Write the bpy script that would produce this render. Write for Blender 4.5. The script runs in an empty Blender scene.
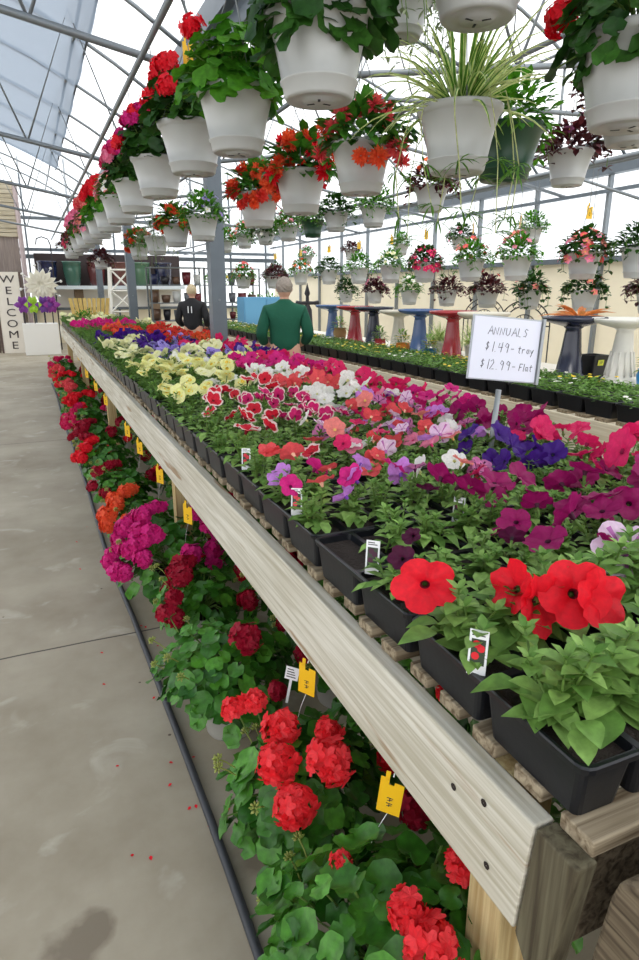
import bpy, bmesh, math, random
from mathutils import Vector, Matrix, Quaternion, noise
PI = math.pi
S = bpy.context.scene
C = bpy.data.collections.new('greenhouse'); S.collection.children.link(C)
rnd = random.Random(7)

# ------------------------------------------------------------------ materials
def lin(c):
    return tuple(((x/255)/12.92 if x/255 <= .04045 else ((x/255+.055)/1.055)**2.4) for x in c)
MATS = {}
def newmat(name):
    m = bpy.data.materials.new(name); m.use_nodes = True
    nt = m.node_tree; b = nt.nodes['Principled BSDF']; return m, nt, b
def mat(name, col, rough=.6, metal=0, spec=.5, bump=0, bscale=40, var=0, vscale=6, emit=0):
    if name in MATS: return MATS[name]
    m, nt, b = newmat(name)
    c = lin(col)
    b.inputs['Base Color'].default_value = (*c, 1)
    b.inputs['Roughness'].default_value = rough
    b.inputs['Metallic'].default_value = metal
    b.inputs['Specular IOR Level'].default_value = spec
    if var:
        tc = nt.nodes.new('ShaderNodeTexCoord'); n = nt.nodes.new('ShaderNodeTexNoise')
        n.inputs['Scale'].default_value = vscale; n.inputs['Detail'].default_value = 5
        nt.links.new(tc.outputs['Object'], n.inputs['Vector'])
        mx = nt.nodes.new('ShaderNodeMix'); mx.data_type = 'RGBA'
        mx.inputs[6].default_value = (*[x*(1-var) for x in c], 1)
        mx.inputs[7].default_value = (*[min(1, x*(1+var)) for x in c], 1)
        nt.links.new(n.outputs['Fac'], mx.inputs[0]); nt.links.new(mx.outputs[2], b.inputs['Base Color'])
    if bump:
        tc = nt.nodes.new('ShaderNodeTexCoord'); n = nt.nodes.new('ShaderNodeTexNoise')
        n.inputs['Scale'].default_value = bscale; n.inputs['Detail'].default_value = 4
        nt.links.new(tc.outputs['Object'], n.inputs['Vector'])
        bp = nt.nodes.new('ShaderNodeBump'); bp.inputs['Strength'].default_value = bump
        bp.inputs['Distance'].default_value = .01
        nt.links.new(n.outputs['Fac'], bp.inputs['Height']); nt.links.new(bp.outputs[0], b.inputs['Normal'])
    MATS[name] = m; return m
def plantmat(name, col, col2=None, rough=.45, trans=.35, spec=.4):
    """leaf or petal: a little light comes through, each leaf varies between two colours"""
    if name in MATS: return MATS[name]
    m, nt, b = newmat(name)
    c = lin(col); c2 = lin(col2 or col)
    g = nt.nodes.new('ShaderNodeNewGeometry')
    mx = nt.nodes.new('ShaderNodeMix'); mx.data_type = 'RGBA'
    mx.inputs[6].default_value = (*c, 1); mx.inputs[7].default_value = (*c2, 1)
    nt.links.new(g.outputs['Random Per Island'], mx.inputs[0])
    tc = nt.nodes.new('ShaderNodeTexCoord'); n = nt.nodes.new('ShaderNodeTexNoise'); n.inputs['Detail'].default_value = 4
    n.inputs['Scale'].default_value = 5. if name.startswith(('petal', 'throat')) else 55.
    nt.links.new(tc.outputs['Object'], n.inputs['Vector'])
    hv = nt.nodes.new('ShaderNodeHueSaturation'); mr = nt.nodes.new('ShaderNodeMapRange')
    mr.inputs[1].default_value = .3; mr.inputs[2].default_value = .7; pf = name.startswith(('petal', 'throat')); mr.inputs[3].default_value = .88 if pf else .7; mr.inputs[4].default_value = 1.1 if pf else 1.25
    nt.links.new(n.outputs['Fac'], mr.inputs[0]); nt.links.new(mr.outputs[0], hv.inputs['Value']); nt.links.new(mx.outputs[2], hv.inputs['Color'])
    nt.links.new(hv.outputs[0], b.inputs['Base Color'])
    bp = nt.nodes.new('ShaderNodeBump'); bp.inputs['Strength'].default_value = .35; bp.inputs['Distance'].default_value = .004
    nt.links.new(n.outputs['Fac'], bp.inputs['Height']); nt.links.new(bp.outputs[0], b.inputs['Normal'])
    b.inputs['Roughness'].default_value = rough; b.inputs['Specular IOR Level'].default_value = spec
    t = nt.nodes.new('ShaderNodeBsdfTranslucent'); nt.links.new(hv.outputs[0], t.inputs['Color'])
    ms = nt.nodes.new('ShaderNodeMixShader'); ms.inputs[0].default_value = trans
    nt.links.new(b.outputs[0], ms.inputs[1]); nt.links.new(t.outputs[0], ms.inputs[2])
    nt.links.new(ms.outputs[0], nt.nodes['Material Output'].inputs['Surface'])
    MATS[name] = m; return m
def film(name, col, transp):
    m, nt, b = newmat(name)
    nt.nodes.remove(b)
    c = lin(col)
    tp = nt.nodes.new('ShaderNodeBsdfTransparent'); tp.inputs[0].default_value = (1, 1, 1, 1)
    tl = nt.nodes.new('ShaderNodeBsdfTranslucent'); tl.inputs[0].default_value = (*c, 1)
    df = nt.nodes.new('ShaderNodeBsdfDiffuse'); df.inputs[0].default_value = (*c, 1)
    a = nt.nodes.new('ShaderNodeMixShader'); a.inputs[0].default_value = .4
    nt.links.new(tl.outputs[0], a.inputs[1]); nt.links.new(df.outputs[0], a.inputs[2])
    ms = nt.nodes.new('ShaderNodeMixShader'); ms.inputs[0].default_value = transp
    nt.links.new(a.outputs[0], ms.inputs[1]); nt.links.new(tp.outputs[0], ms.inputs[2])
    nt.links.new(ms.outputs[0], nt.nodes['Material Output'].inputs['Surface'])
    MATS[name] = m; return m
def woodmat(name, col, dark, axis, stain=.5, knots=False):
    """weathered timber, grain running along axis 'Y' or 'X' or 'Z'"""
    m, nt, b = newmat(name)
    N = nt.nodes.new; L = nt.links.new
    tc = N('ShaderNodeTexCoord'); mp = N('ShaderNodeMapping')
    s = {'X': (1.2, 44, 44), 'Y': (44, 1.2, 44), 'Z': (44, 44, 1.2)}[axis]
    mp.inputs['Scale'].default_value = s
    L(tc.outputs['Object'], mp.inputs['Vector'])
    n = N('ShaderNodeTexNoise'); n.inputs['Scale'].default_value = 1.6; n.inputs['Detail'].default_value = 7
    n.inputs['Distortion'].default_value = .6
    L(mp.outputs[0], n.inputs['Vector'])
    r = N('ShaderNodeValToRGB'); e = r.color_ramp.elements
    e[0].position = .34; e[0].color = (*lin(dark), 1); e[1].position = .62; e[1].color = (*lin(col), 1)
    L(n.outputs['Fac'], r.inputs[0])
    n2 = N('ShaderNodeTexNoise'); n2.inputs['Scale'].default_value = 3.2; n2.inputs['Detail'].default_value = 6
    mp2 = N('ShaderNodeMapping'); mp2.inputs['Scale'].default_value = {'X': (.5, 2, 2), 'Y': (2, .5, 2), 'Z': (2, 2, .5)}[axis]
    L(tc.outputs['Object'], mp2.inputs['Vector']); L(mp2.outputs[0], n2.inputs['Vector'])
    r2 = N('ShaderNodeValToRGB'); r2.color_ramp.elements[0].position = .3; r2.color_ramp.elements[1].position = .72
    r2.color_ramp.elements[0].color = (1, 1, 1, 1)
    k = 1-stain; r2.color_ramp.elements[1].color = (k, k*.97, k*.9, 1)
    L(n2.outputs['Fac'], r2.inputs[0])
    mx = N('ShaderNodeMix'); mx.data_type = 'RGBA'; mx.blend_type = 'MULTIPLY'; mx.inputs[0].default_value = 1
    L(r.outputs[0], mx.inputs[6]); L(r2.outputs[0], mx.inputs[7])
    out = mx.outputs[2]
    if knots:
        # brown cracks running along the grain
        w = N('ShaderNodeTexNoise'); w.inputs['Scale'].default_value = 1.0; w.inputs['Detail'].default_value = 9
        mp3 = N('ShaderNodeMapping'); mp3.inputs['Scale'].default_value = (16, 1.3, 16); mp3.inputs['Location'].default_value = (3, 5.3, 1)
        L(tc.outputs['Object'], mp3.inputs['Vector']); L(mp3.outputs[0], w.inputs['Vector'])
        r3 = N('ShaderNodeValToRGB'); ee = r3.color_ramp.elements
        ee[0].position = .60; ee[0].color = (0, 0, 0, 1); ee[1].position = .655; ee[1].color = (.75, .75, .75, 1)
        L(w.outputs['Fac'], r3.inputs[0])
        mx3 = N('ShaderNodeMix'); mx3.data_type = 'RGBA'; mx3.inputs[7].default_value = (*lin((138, 106, 66)), 1)
        L(r3.outputs[0], mx3.inputs[0]); L(out, mx3.inputs[6]); out = mx3.outputs[2]
    L(out, b.inputs['Base Color']); b.inputs['Roughness'].default_value = .8
    b.inputs['Specular IOR Level'].default_value = .2
    bp = N('ShaderNodeBump'); bp.inputs['Strength'].default_value = .5; bp.inputs['Distance'].default_value = .004
    L(n.outputs['Fac'], bp.inputs['Height']); L(bp.outputs[0], b.inputs['Normal'])
    MATS[name] = m; return m

def floor_mat():
    m, nt, b = newmat('concrete')
    N = nt.nodes.new; L = nt.links.new
    g = N('ShaderNodeNewGeometry')
    n1 = N('ShaderNodeTexNoise'); n1.inputs['Scale'].default_value = 1.3; n1.inputs['Detail'].default_value = 9; n1.inputs['Roughness'].default_value = .62
    L(g.outputs['Position'], n1.inputs['Vector'])
    r = N('ShaderNodeValToRGB'); e = r.color_ramp.elements
    e[0].position = .3; e[0].color = (*lin((143, 132, 112)), 1); e[1].position = .72; e[1].color = (*lin((180, 171, 152)), 1)
    L(n1.outputs['Fac'], r.inputs[0])
    n2 = N('ShaderNodeTexNoise'); n2.inputs['Scale'].default_value = 4; n2.inputs['Detail'].default_value = 8; n2.inputs['Distortion'].default_value = .8
    L(g.outputs['Position'], n2.inputs['Vector'])
    r2 = N('ShaderNodeValToRGB'); r2.color_ramp.elements[0].position = .60; r2.color_ramp.elements[0].color = (0, 0, 0, 1)
    r2.color_ramp.elements[1].position = .72; r2.color_ramp.elements[1].color = (.55, .55, .55, 1)
    L(n2.outputs['Fac'], r2.inputs[0])
    m1 = N('ShaderNodeMix'); m1.data_type = 'RGBA'; m1.inputs[7].default_value = (*lin((198, 192, 178)), 1)
    L(r2.outputs[0], m1.inputs[0]); L(r.outputs[0], m1.inputs[6])
    # saw-cut joints across the walk every 4.6 m, and specks of dirt
    sx = N('ShaderNodeSeparateXYZ'); L(g.outputs['Position'], sx.inputs[0])
    def math_(op, a, bb):
        q = N('ShaderNodeMath'); q.operation = op
        for i, v in enumerate((a, bb)):
            if isinstance(v, (int, float)): q.inputs[i].default_value = v
            else: L(v, q.inputs[i])
        return q.outputs[0]
    nj = N('ShaderNodeTexNoise'); nj.inputs['Scale'].default_value = 2; L(g.outputs['Position'], nj.inputs['Vector'])
    y = math_('ADD', sx.outputs[1], math_('MULTIPLY', nj.outputs['Fac'], .02))
    d = math_('ABSOLUTE', math_('SUBTRACT', math_('MODULO', math_('ADD', y, 50 - 2.895 + 2.3 - 4.0), 4.6), 2.3), 0)
    j = math_('LESS_THAN', d, .006)
    m2 = N('ShaderNodeMix'); m2.data_type = 'RGBA'; m2.inputs[7].default_value = (*lin((84, 78, 70)), 1)
    L(j, m2.inputs[0]); L(m1.outputs[2], m2.inputs[6])
    v = N('ShaderNodeTexVoronoi'); v.inputs['Scale'].default_value = 4.5; L(g.outputs['Position'], v.inputs['Vector'])
    sp = math_('LESS_THAN', v.outputs['Distance'], .028)
    m3 = N('ShaderNodeMix'); m3.data_type = 'RGBA'; m3.inputs[7].default_value = (*lin((96, 84, 70)), 1)
    L(sp, m3.inputs[0]); L(m2.outputs[2], m3.inputs[6])
    # two old water stains
    out = m3.outputs[2]
    for cx, cy, rr in ((-.08, 1.36, .085), (.48, 1.42, .10)):
        vd = N('ShaderNodeVectorMath'); vd.operation = 'DISTANCE'
        nv = N('ShaderNodeTexNoise'); nv.inputs['Scale'].default_value = 6; nv.inputs['Detail'].default_value = 6; L(g.outputs['Position'], nv.inputs['Vector'])
        va = N('ShaderNodeVectorMath'); va.operation = 'MULTIPLY_ADD'; va.inputs[1].default_value = (.22, .22, 0)
        L(nv.outputs['Color'], va.inputs[0]); L(g.outputs['Position'], va.inputs[2])
        L(va.outputs[0], vd.inputs[0]); vd.inputs[1].default_value = (cx+.11, cy+.11, 0)
        mr = N('ShaderNodeMapRange'); mr.inputs[1].default_value = rr*.7; mr.inputs[2].default_value = rr*1.15; mr.inputs[3].default_value = .75; mr.inputs[4].default_value = 0
        L(vd.outputs['Value'], mr.inputs[0])
        mm = N('ShaderNodeMix'); mm.data_type = 'RGBA'; mm.inputs[7].default_value = (*lin((112, 100, 84)), 1)
        L(mr.outputs[0], mm.inputs[0]); L(out, mm.inputs[6]); out = mm.outputs[2]
    L(out, b.inputs['Base Color']); b.inputs['Roughness'].default_value = .62; b.inputs['Specular IOR Level'].default_value = .35
    bp = N('ShaderNodeBump'); bp.inputs['Strength'].default_value = .15; bp.inputs['Distance'].default_value = .01
    L(n1.outputs['Fac'], bp.inputs['Height']); L(bp.outputs[0], b.inputs['Normal'])
    return m

# ------------------------------------------------------------------ mesh builder
class MB:
    def __init__(s): s.v = []; s.f = []; s.m = []
    def add(s, vs, fs, mi=0):
        o = len(s.v); s.v += [tuple(p) for p in vs]
        for k, f in enumerate(fs):
            s.f.append(tuple(i+o for i in f)); s.m.append(mi[k] if isinstance(mi, list) else mi)
    def mesh(s, name, mats, smooth=False):
        me = bpy.data.meshes.new(name); me.from_pydata(s.v, [], s.f)
        for m in mats: me.materials.append(m)
        if len(mats) > 1: me.polygons.foreach_set('material_index', s.m)
        if smooth: me.polygons.foreach_set('use_smooth', [True]*len(s.f))
        me.update(); return me
    def box(s, a, b, mi=0, M=None):
        (x0, y0, z0), (x1, y1, z1) = a, b
        vs = [Vector(p) for p in ((x0,y0,z0),(x1,y0,z0),(x1,y1,z0),(x0,y1,z0),(x0,y0,z1),(x1,y0,z1),(x1,y1,z1),(x0,y1,z1))]
        if M: vs = [M @ p for p in vs]
        s.add(vs, [(3,2,1,0),(4,5,6,7),(0,1,5,4),(1,2,6,5),(2,3,7,6),(3,0,4,7)], mi)
    def tube(s, pts, r, n=6, mi=0, cap=True):
        pts = [Vector(p) for p in pts]; rs = r if isinstance(r, (list, tuple)) else [r]*len(pts)
        rings = []; up = Vector((0, 0, 1)); prev = None
        for i, p in enumerate(pts):
            t = (pts[min(i+1, len(pts)-1)] - pts[max(i-1, 0)]).normalized()
            if prev is None:
                a = t.cross(up)
                if a.length < .1: a = t.cross(Vector((1, 0, 0)))
            else: a = prev - t*prev.dot(t)
            a.normalize(); prev = a; b = t.cross(a)
            rings.append([p + (a*math.cos(2*PI*k/n) + b*math.sin(2*PI*k/n))*rs[i] for k in range(n)])
        vs = [q for R in rings for q in R]; fs = []
        for i in range(len(pts)-1):
            for k in range(n):
                fs.append((i*n+k, i*n+(k+1) % n, (i+1)*n+(k+1) % n, (i+1)*n+k))
        if cap: fs += [tuple(range(n-1, -1, -1)), tuple((len(pts)-1)*n+k for k in range(n))]
        s.add(vs, fs, mi)
    def lathe(s, prof, n=28, mi=0, c=(0, 0, 0), M=None):
        vs = []; fs = []
        for r, z in prof:
            for k in range(n):
                a = 2*PI*k/n; p = Vector((c[0]+r*math.cos(a), c[1]+r*math.sin(a), c[2]+z)); vs.append(M @ p if M else p)
        ms = []
        for i in range(len(prof)-1):
            for k in range(n):
                fs.append((i*n+k, i*n+(k+1) % n, (i+1)*n+(k+1) % n, (i+1)*n+k)); ms.append(mi[i] if isinstance(mi, list) else mi)
        s.add(vs, fs, ms)
    def disc(s, c, r, n=16, mi=0, N=Vector((0, 0, 1))):
        F = frame(N); vs = [Vector(c)] + [Vector(c) + F @ Vector((r*math.cos(2*PI*k/n), r*math.sin(2*PI*k/n), 0)) for k in range(n)]
        s.add(vs, [(0, 1+k, 1+(k+1) % n) for k in range(n)], mi)
def frame(n, roll=0):
    n = Vector(n).normalized(); a = n.orthogonal().normalized(); b = n.cross(a)
    M = Matrix((a, b, n)).transposed()
    return M @ Matrix.Rotation(roll, 3, 'Z')
def obj(name, me, parent=None, loc=(0, 0, 0), rot=(0, 0, 0), sc=None):
    o = bpy.data.objects.new(name, me); C.objects.link(o); o.location = loc; o.rotation_euler = rot
    if sc is not None: o.scale = (sc, sc, sc) if isinstance(sc, (int, float)) else sc
    if parent: o.parent = parent
    return o
def thing(name, label, cat, loc=(0, 0, 0), rz=0, group=None, rot=None):
    o = bpy.data.objects.new(name, None); C.objects.link(o); o.empty_display_size = .05
    o.location = loc; o.rotation_euler = rot or (0, 0, rz); o['label'] = label; o['category'] = cat
    if group: o['group'] = group
    return o
def tag(o, label, cat, group=None, kind=None):
    o['label'] = label; o['category'] = cat
    if group: o['group'] = group
    if kind: o['kind'] = kind
    return o
def struct(name, me, loc=(0, 0, 0), rot=(0, 0, 0)):
    o = obj(name, me, None, loc, rot); o['kind'] = 'structure'; return o
def bevel(o, w=.003, seg=2):
    md = o.modifiers.new('bevel', 'BEVEL'); md.width = w; md.segments = seg; md.limit_method = 'ANGLE'; return o
ORD = ['nearest', 'second', 'third', 'fourth', 'fifth', 'sixth', 'seventh', 'eighth', 'ninth', 'tenth', 'eleventh', 'twelfth',
       'thirteenth', 'fourteenth', 'fifteenth', 'sixteenth', 'seventeenth', 'eighteenth', 'nineteenth', 'twentieth']
TENS = {20: 'twenty', 30: 'thirty'}
def ordw(i):
    if i < 20: return ORD[i] if i else 'first'
    i += 1
    if i % 10 == 0: return {20: 'twentieth', 30: 'thirtieth', 40: 'fortieth'}[i]
    return {2: 'twenty', 3: 'thirty', 4: 'forty'}[i//10] + '-' + (['', 'first'] + ORD[1:])[i % 10]
def text_mesh(txt, size, m, depth=.0015, align='CENTER', shear=0):
    cu = bpy.data.curves.new('lettering', 'FONT'); cu.body = txt; cu.size = size; cu.extrude = depth
    cu.align_x = align; cu.align_y = 'CENTER'; cu.shear = shear; cu.resolution_u = 3
    t = bpy.data.objects.new('tmp', cu); C.objects.link(t)
    me = bpy.data.meshes.new_from_object(t); bpy.data.objects.remove(t); me.materials.append(m)
    me.name = 'lettering'; return me

# ------------------------------------------------------------------ camera, world
F = 635.; pitch = math.atan(190/F); yaw = math.atan(293/math.hypot(F, 190))
cam = bpy.data.cameras.new('camera'); co = bpy.data.objects.new('camera', cam); C.objects.link(co)
co.location = (0, 0, 1.6); co.rotation_euler = (PI/2-pitch, 0, -yaw)
cam.sensor_fit = 'VERTICAL'; cam.sensor_height = 36; cam.sensor_width = 24; cam.lens = F/960*36; cam.clip_start = .05; cam.clip_end = 300
S.camera = co
S.view_settings.view_transform = 'Standard'; S.view_settings.look = 'None'; S.view_settings.exposure = .55
S.view_settings.gamma = 1; S.view_settings.use_curve_mapping = False
w = bpy.data.worlds.new('sky'); S.world = w; w.use_nodes = True
bg = w.node_tree.nodes['Background']; bg.inputs[0].default_value = (.965, .98, 1, 1); bg.inputs[1].default_value = 1.5
sun = bpy.data.lights.new('sun', 'SUN'); sun.energy = 1.1; sun.angle = math.radians(25); sun.color = (1, .97, .92)
so = bpy.data.objects.new('sun', sun); C.objects.link(so); so.rotation_euler = (math.radians(28), math.radians(-22), 0)

# ------------------------------------------------------------------ shared materials
GAL = mat('galvanised_steel', (102, 110, 117), .45, .55, var=.12, vscale=9)
PIPE = mat('steel_pipe', (126, 132, 136), .45, .5, var=.1)
PLAST = mat('black_tray_plastic', (19, 21, 26), .36, spec=.4, bump=.05)
SOIL = mat('potting_soil', (40, 30, 24), .95, bump=.8, bscale=120, var=.3, vscale=60)
POTW = mat('white_pot_plastic', (172, 173, 170), .34, spec=.45, bump=.03, bscale=12)
GREENST = plantmat('green_stem', (104, 138, 62), (126, 156, 78))
PETLEAF = plantmat('petunia_leaf', (92, 134, 56), (148, 184, 98), .5, .28, .3)
PANLEAF = plantmat('pansy_leaf', (74, 116, 42), (120, 160, 70), .5, .3, .3)
GERLEAF = plantmat('geranium_leaf', (34, 88, 18), (84, 146, 44), .42, .2, .45)
GERBR = plantmat('bright_geranium_leaf', (50, 112, 22), (92, 152, 38), .5, .35, .25)
DKLEAF = plantmat('dark_ivy_leaf', (26, 62, 18), (56, 100, 34), .45, .25, .25)
BURG = plantmat('burgundy_leaf', (58, 22, 32), (98, 44, 46), .4, .25)
GREYLEAF = plantmat('grey_green_leaf', (112, 130, 96), (160, 172, 136), .6, .3)
WHITEP = mat('white_card', (236, 236, 238), .5)
BLACKI = mat('black_ink', (32, 32, 38), .6)
YELTAG = mat('yellow_tag_plastic', (236, 186, 32), .4)
WIRE = mat('hanger_wire', (120, 124, 124), .5, .5)
PET = {
 'red': ((220, 16, 36), (242, 34, 52), (110, 6, 26)), 'scarlet': ((230, 30, 42), (250, 74, 80), (240, 120, 110)), 'plum': ((136, 12, 82), (164, 24, 102), (70, 6, 44)),
 'darkplum': ((66, 14, 46), (88, 20, 60), (30, 6, 20)), 'coral': ((228, 62, 78), (240, 104, 104), (250, 190, 160)),
 'magenta': ((204, 26, 118), (222, 44, 140), (130, 10, 80)), 'hotpink': ((206, 22, 84), (230, 46, 112), (150, 12, 70)),
 'violet': ((58, 20, 112), (78, 34, 142), (30, 8, 70)), 'lilac': ((192, 116, 212), (214, 150, 228), (120, 60, 170)),
 'lavender': ((150, 130, 214), (176, 158, 228), (90, 60, 170)), 'white': ((240, 238, 232), (250, 248, 244), (220, 220, 150)),
 'yellow': ((238, 238, 150), (250, 248, 190), (230, 200, 60)), 'cream': ((240, 238, 180), (246, 244, 206), (226, 206, 90)),
 'orange': ((232, 78, 44), (240, 104, 60), (160, 30, 20)), 'orangered': ((206, 44, 40), (226, 70, 56), (120, 20, 20)),
 'salmon': ((238, 116, 112), (246, 150, 142), (240, 200, 120)), 'redwhite': ((206, 24, 48), (226, 40, 62), (120, 8, 30)),
 'magwhite': ((206, 24, 100), (220, 44, 122), (120, 8, 60)), 'starpink': ((236, 200, 230), (244, 216, 238), (190, 110, 180)),
 'pinkveined': ((206, 110, 170), (222, 140, 190), (90, 10, 70)), 'goldyellow': ((246, 206, 40), (250, 220, 80), (200, 130, 20)),
 'darkred': ((150, 10, 40), (178, 16, 50), (80, 4, 20)), 'pink': ((240, 120, 160), (246, 150, 180), (220, 60, 120)),
}
def pm(k, j=0):
    a, b, t = PET[k]
    if j == 1: return plantmat('throat_'+k, t, t, .6, .2)
    return plantmat('petal_'+k, a, b, .5, .35, .25)

# ------------------------------------------------------------------ leaf and flower meshes
def leaf(mb, base, d, up, L, W, droop=.3, fold=.25, rows=4, mi=0, tipw=.0):
    """ovate leaf from base along d; up is roughly its upper face"""
    d = Vector(d).normalized(); up = Vector(up); side = d.cross(up)
    if side.length < .05: side = d.orthogonal()
    side.normalize(); up = side.cross(d)
    prof = {3: (.12, .95, .02), 4: (.1, .85, .9, .02), 5: (.08, .7, 1, .72, .02), 6: (.1, .66, .98, .96, .6, .02)}[rows]
    vs = []
    for i in range(rows):
        t = i/(rows-1); c = Vector(base) + d*(L*t) - up*(droop*L*t*t); h = W*.5*prof[i]
        vs += [c - side*h + up*h*fold*2, c, c + side*h + up*h*fold*2]
    fs = []
    for i in range(rows-1):
        a = i*3; fs += [(a, a+1, a+4, a+3), (a+1, a+2, a+5, a+4)]
    mb.add(vs, fs, mi)
def round_leaf(mb, c, n, r, R, mi=0, lobes=7):
    """kidney shaped geranium leaf: soft scallops, a notch at the stalk, ruffled"""
    M = frame(n, R.random()*6.28); k = 20; c = Vector(c); cup = R.uniform(.05, .34); ph = R.random()*6
    vs = [c]
    for j in range(k//2):
        a = 4*PI*j/k; rr = r*.5
        vs.append(c + M @ Vector((rr*math.cos(a), rr*math.sin(a), r*.16*cup*2 + .05*r*math.sin(3*a+ph))))
    for j in range(k):
        a = 2*PI*j/k; rr = r*(1+.055*math.cos(6.67*a)) if j not in (0, 1, k-1) else r*(.42 if j == 0 else .93)
        vs.append(c + M @ Vector((rr*math.cos(a), rr*math.sin(a), r*(cup + .12*math.sin(3*a+ph) + .05*math.sin(8*a)))))
    h = k//2
    fs = [(0, 1+j, 1+(j+1) % h) for j in range(h)]
    for j in range(h):
        a0 = 1+h+2*j; fs += [(1+j, a0, 1+h+(2*j+1) % k), (1+j, 1+h+(2*j+1) % k, 1+(j+1) % h), (1+(j+1) % h, 1+h+(2*j+1) % k, 1+h+(2*j+2) % k)]
    mb.add(vs, fs, mi)

_c = {}
def cached(fn):
    def g(*a):
        k = (fn.__name__,)+a
        if k not in _c: _c[k] = fn(*a)
        return _c[k]
    return g
@cached
def petunia_plant_mesh(v, size, kind='petunia'):
    R = random.Random(100+v); mb = MB()
    ns = {'small': 3, 'mid': 6, 'big': 6}[size]; H = {'small': .05, 'mid': .085, 'big': .13}[size]
    LL = {'small': .034, 'mid': .044, 'big': .056}[size]
    for s in range(ns):
        a = 2*PI*s/ns + R.uniform(-.4, .4); lean = R.uniform(.1, .75) if s else .05
        h = H*R.uniform(.6, 1.1); p = Vector((R.uniform(-.02, .02), R.uniform(-.03, .03), 0))
        d = Vector((math.cos(a)*lean*.8, math.sin(a)*lean, 1)).normalized()
        pts = [p, p+d*h*.5+Vector((0, 0, .005)), p+d*h]
        mb.tube(pts, [.003, .0026, .002], 4, 1, False)
        nn = {'small': 3, 'mid': 4, 'big': 5}[size]
        for i in range(nn):
            t = (i+.6)/nn; q = p + d*h*t; a2 = R.random()*6.28
            for k in range(2):
                aa = a2 + k*PI + R.uniform(-.4, .4); e = R.uniform(-.1, .5) + t*.3
                ld = Vector((math.cos(aa), math.sin(aa), e))
                l = LL*R.uniform(.75, 1.15)*(1.15-.45*t)
                leaf(mb, q, ld, (0, 0, 1), l, l*(R.uniform(.62, .76) if size == 'big' else R.uniform(.5, .62)), R.uniform(.1, .5), .18, 6 if size == 'big' else 4, 0)
        for k in range(4):
            aa = k*1.57+a; ld = Vector((math.cos(aa), math.sin(aa), 1.1)); l = LL*R.uniform(.4, .6)
            leaf(mb, p+d*h, ld, (0, 0, 1), l, l*.5, .2, .2, 4, 0)
    # low leaves that fill the cell
    for k in range({'small': 5, 'mid': 14, 'big': 10}[size]):
        a = R.random()*6.28; rr = R.uniform(.02, .07); q = Vector((math.cos(a)*rr*.75, math.sin(a)*rr*1.25, R.uniform(.0, .02)+H*.2))
        l = LL*R.uniform(.8, 1.2)
        leaf(mb, q, (math.cos(a), math.sin(a), R.uniform(-.1, .4)), (0, 0, 1), l, l*(.72 if size == 'big' else .58), R.uniform(.2, .6), .18, 6 if size == 'big' else 4, 0)
    return mb.mesh('plant_foliage', [PETLEAF if kind == 'petunia' else PANLEAF, GREENST], True)
@cached
def petunia_flower(col, v, near=False):
    R = random.Random(v*13+5); mb = MB(); r = 1.; n = 30
    k = near; rings = [(.06, -.60), (.15, -.16), (.45, .03), (.84, .1), (1., .12)]
    vs = []; p1 = R.random()*6; side = R.uniform(.05, .3)
    for i, (rr, z) in enumerate(rings):
        for j in range(n):
            a = 2*PI*j/n; lob = abs(math.cos(2.5*a))**.6
            q = rr*(1 - (.2*(1-lob) if i >= 3 else .08*(1-lob) if i == 2 else 0))
            zz = z + (i/4)**1.5*(.10*math.sin(5*a+p1) + .05*math.sin(12*a+p1*2) + side*math.sin(a+p1)*1.4) - (.10*(1-lob) if i in (2, 3) else 0)
            vs.append((q*math.cos(a), q*math.sin(a), zz))
    fs = []; ms = []
    edge = col in ('redwhite', 'magwhite'); star = col in ('starpink', 'pinkveined')
    for i in range(4):
        for j in range(n):
            fs.append((i*n+j, i*n+(j+1) % n, (i+1)*n+(j+1) % n, (i+1)*n+j))
            ms.append(1 if i == 0 else 2 if (edge and i == 3) else 1 if (star and i < 3 and j % 6 == 0) else 0)
    mb.add(vs, fs, ms)
    mb.tube([(0, 0, -.50), (0, 0, -.7), (0, 0, -1.25)], [.11, .09, .07], 7, 3, True)
    for j in range(5):
        a = j*1.256; leaf(mb, (0, 0, -1.2), (math.cos(a)*.5, math.sin(a)*.5, .8), (math.cos(a), math.sin(a), 0), .5, .16, 0, .1, 3, 3)
    if near: mb.lathe([(.001, -.30), (.03, -.34), (.03, -.5)], 6, 3)
    return mb.mesh('petunia_bloom', [pm(col), pm(col, 1), plantmat('pale_petal_edge', (244, 206, 206), (250, 226, 220), .5, .35, .25), GREENST], True)
@cached
def pansy_flower(col, v):
    R = random.Random(v); mb = MB()
    blotch = {'yellow': 'goldyellow', 'cream': 'yellow', 'white': 'violet', 'violet': 'darkplum', 'lavender': 'violet'}.get(col, 'darkplum')
    for k, (a, d, rr, z) in enumerate([(.95, .42, .6, -.08), (2.2, .42, .6, -.06), (-.15, .42, .55, 0), (3.3, .42, .55, .01), (-1.57, .42, .62, .05)]):
        cx, cy = d*math.cos(a), d*math.sin(a); n = 12; vs = [(0, 0, z)]
        for j in range(n):
            b = 2*PI*j/n; x = cx+rr*math.cos(b)*.55; y = cy+rr*math.sin(b)*.55; vs.append((x*.75, y*.75, z+.03))
        for j in range(n):
            b = 2*PI*j/n; x = cx+rr*math.cos(b); y = cy+rr*math.sin(b); vs.append((x, y, z+.06*math.sin(3*b+k)+R.uniform(-.03, .05)))
        fs = [(0, 1+j, 1+(j+1) % n) for j in range(n)] + [(1+j, 1+n+j, 1+n+(j+1) % n, 1+(j+1) % n) for j in range(n)]
        mb.add(vs, fs, [1 if k >= 2 else 0]*n+[0]*n)
    mb.tube([(0, 0, -.05), (.1, 0, -.6), (.0, -.2, -1.2)], .05, 5, 2, False)
    return mb.mesh('pansy_bloom', [pm(col), pm(blotch), GREENST], True)
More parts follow.
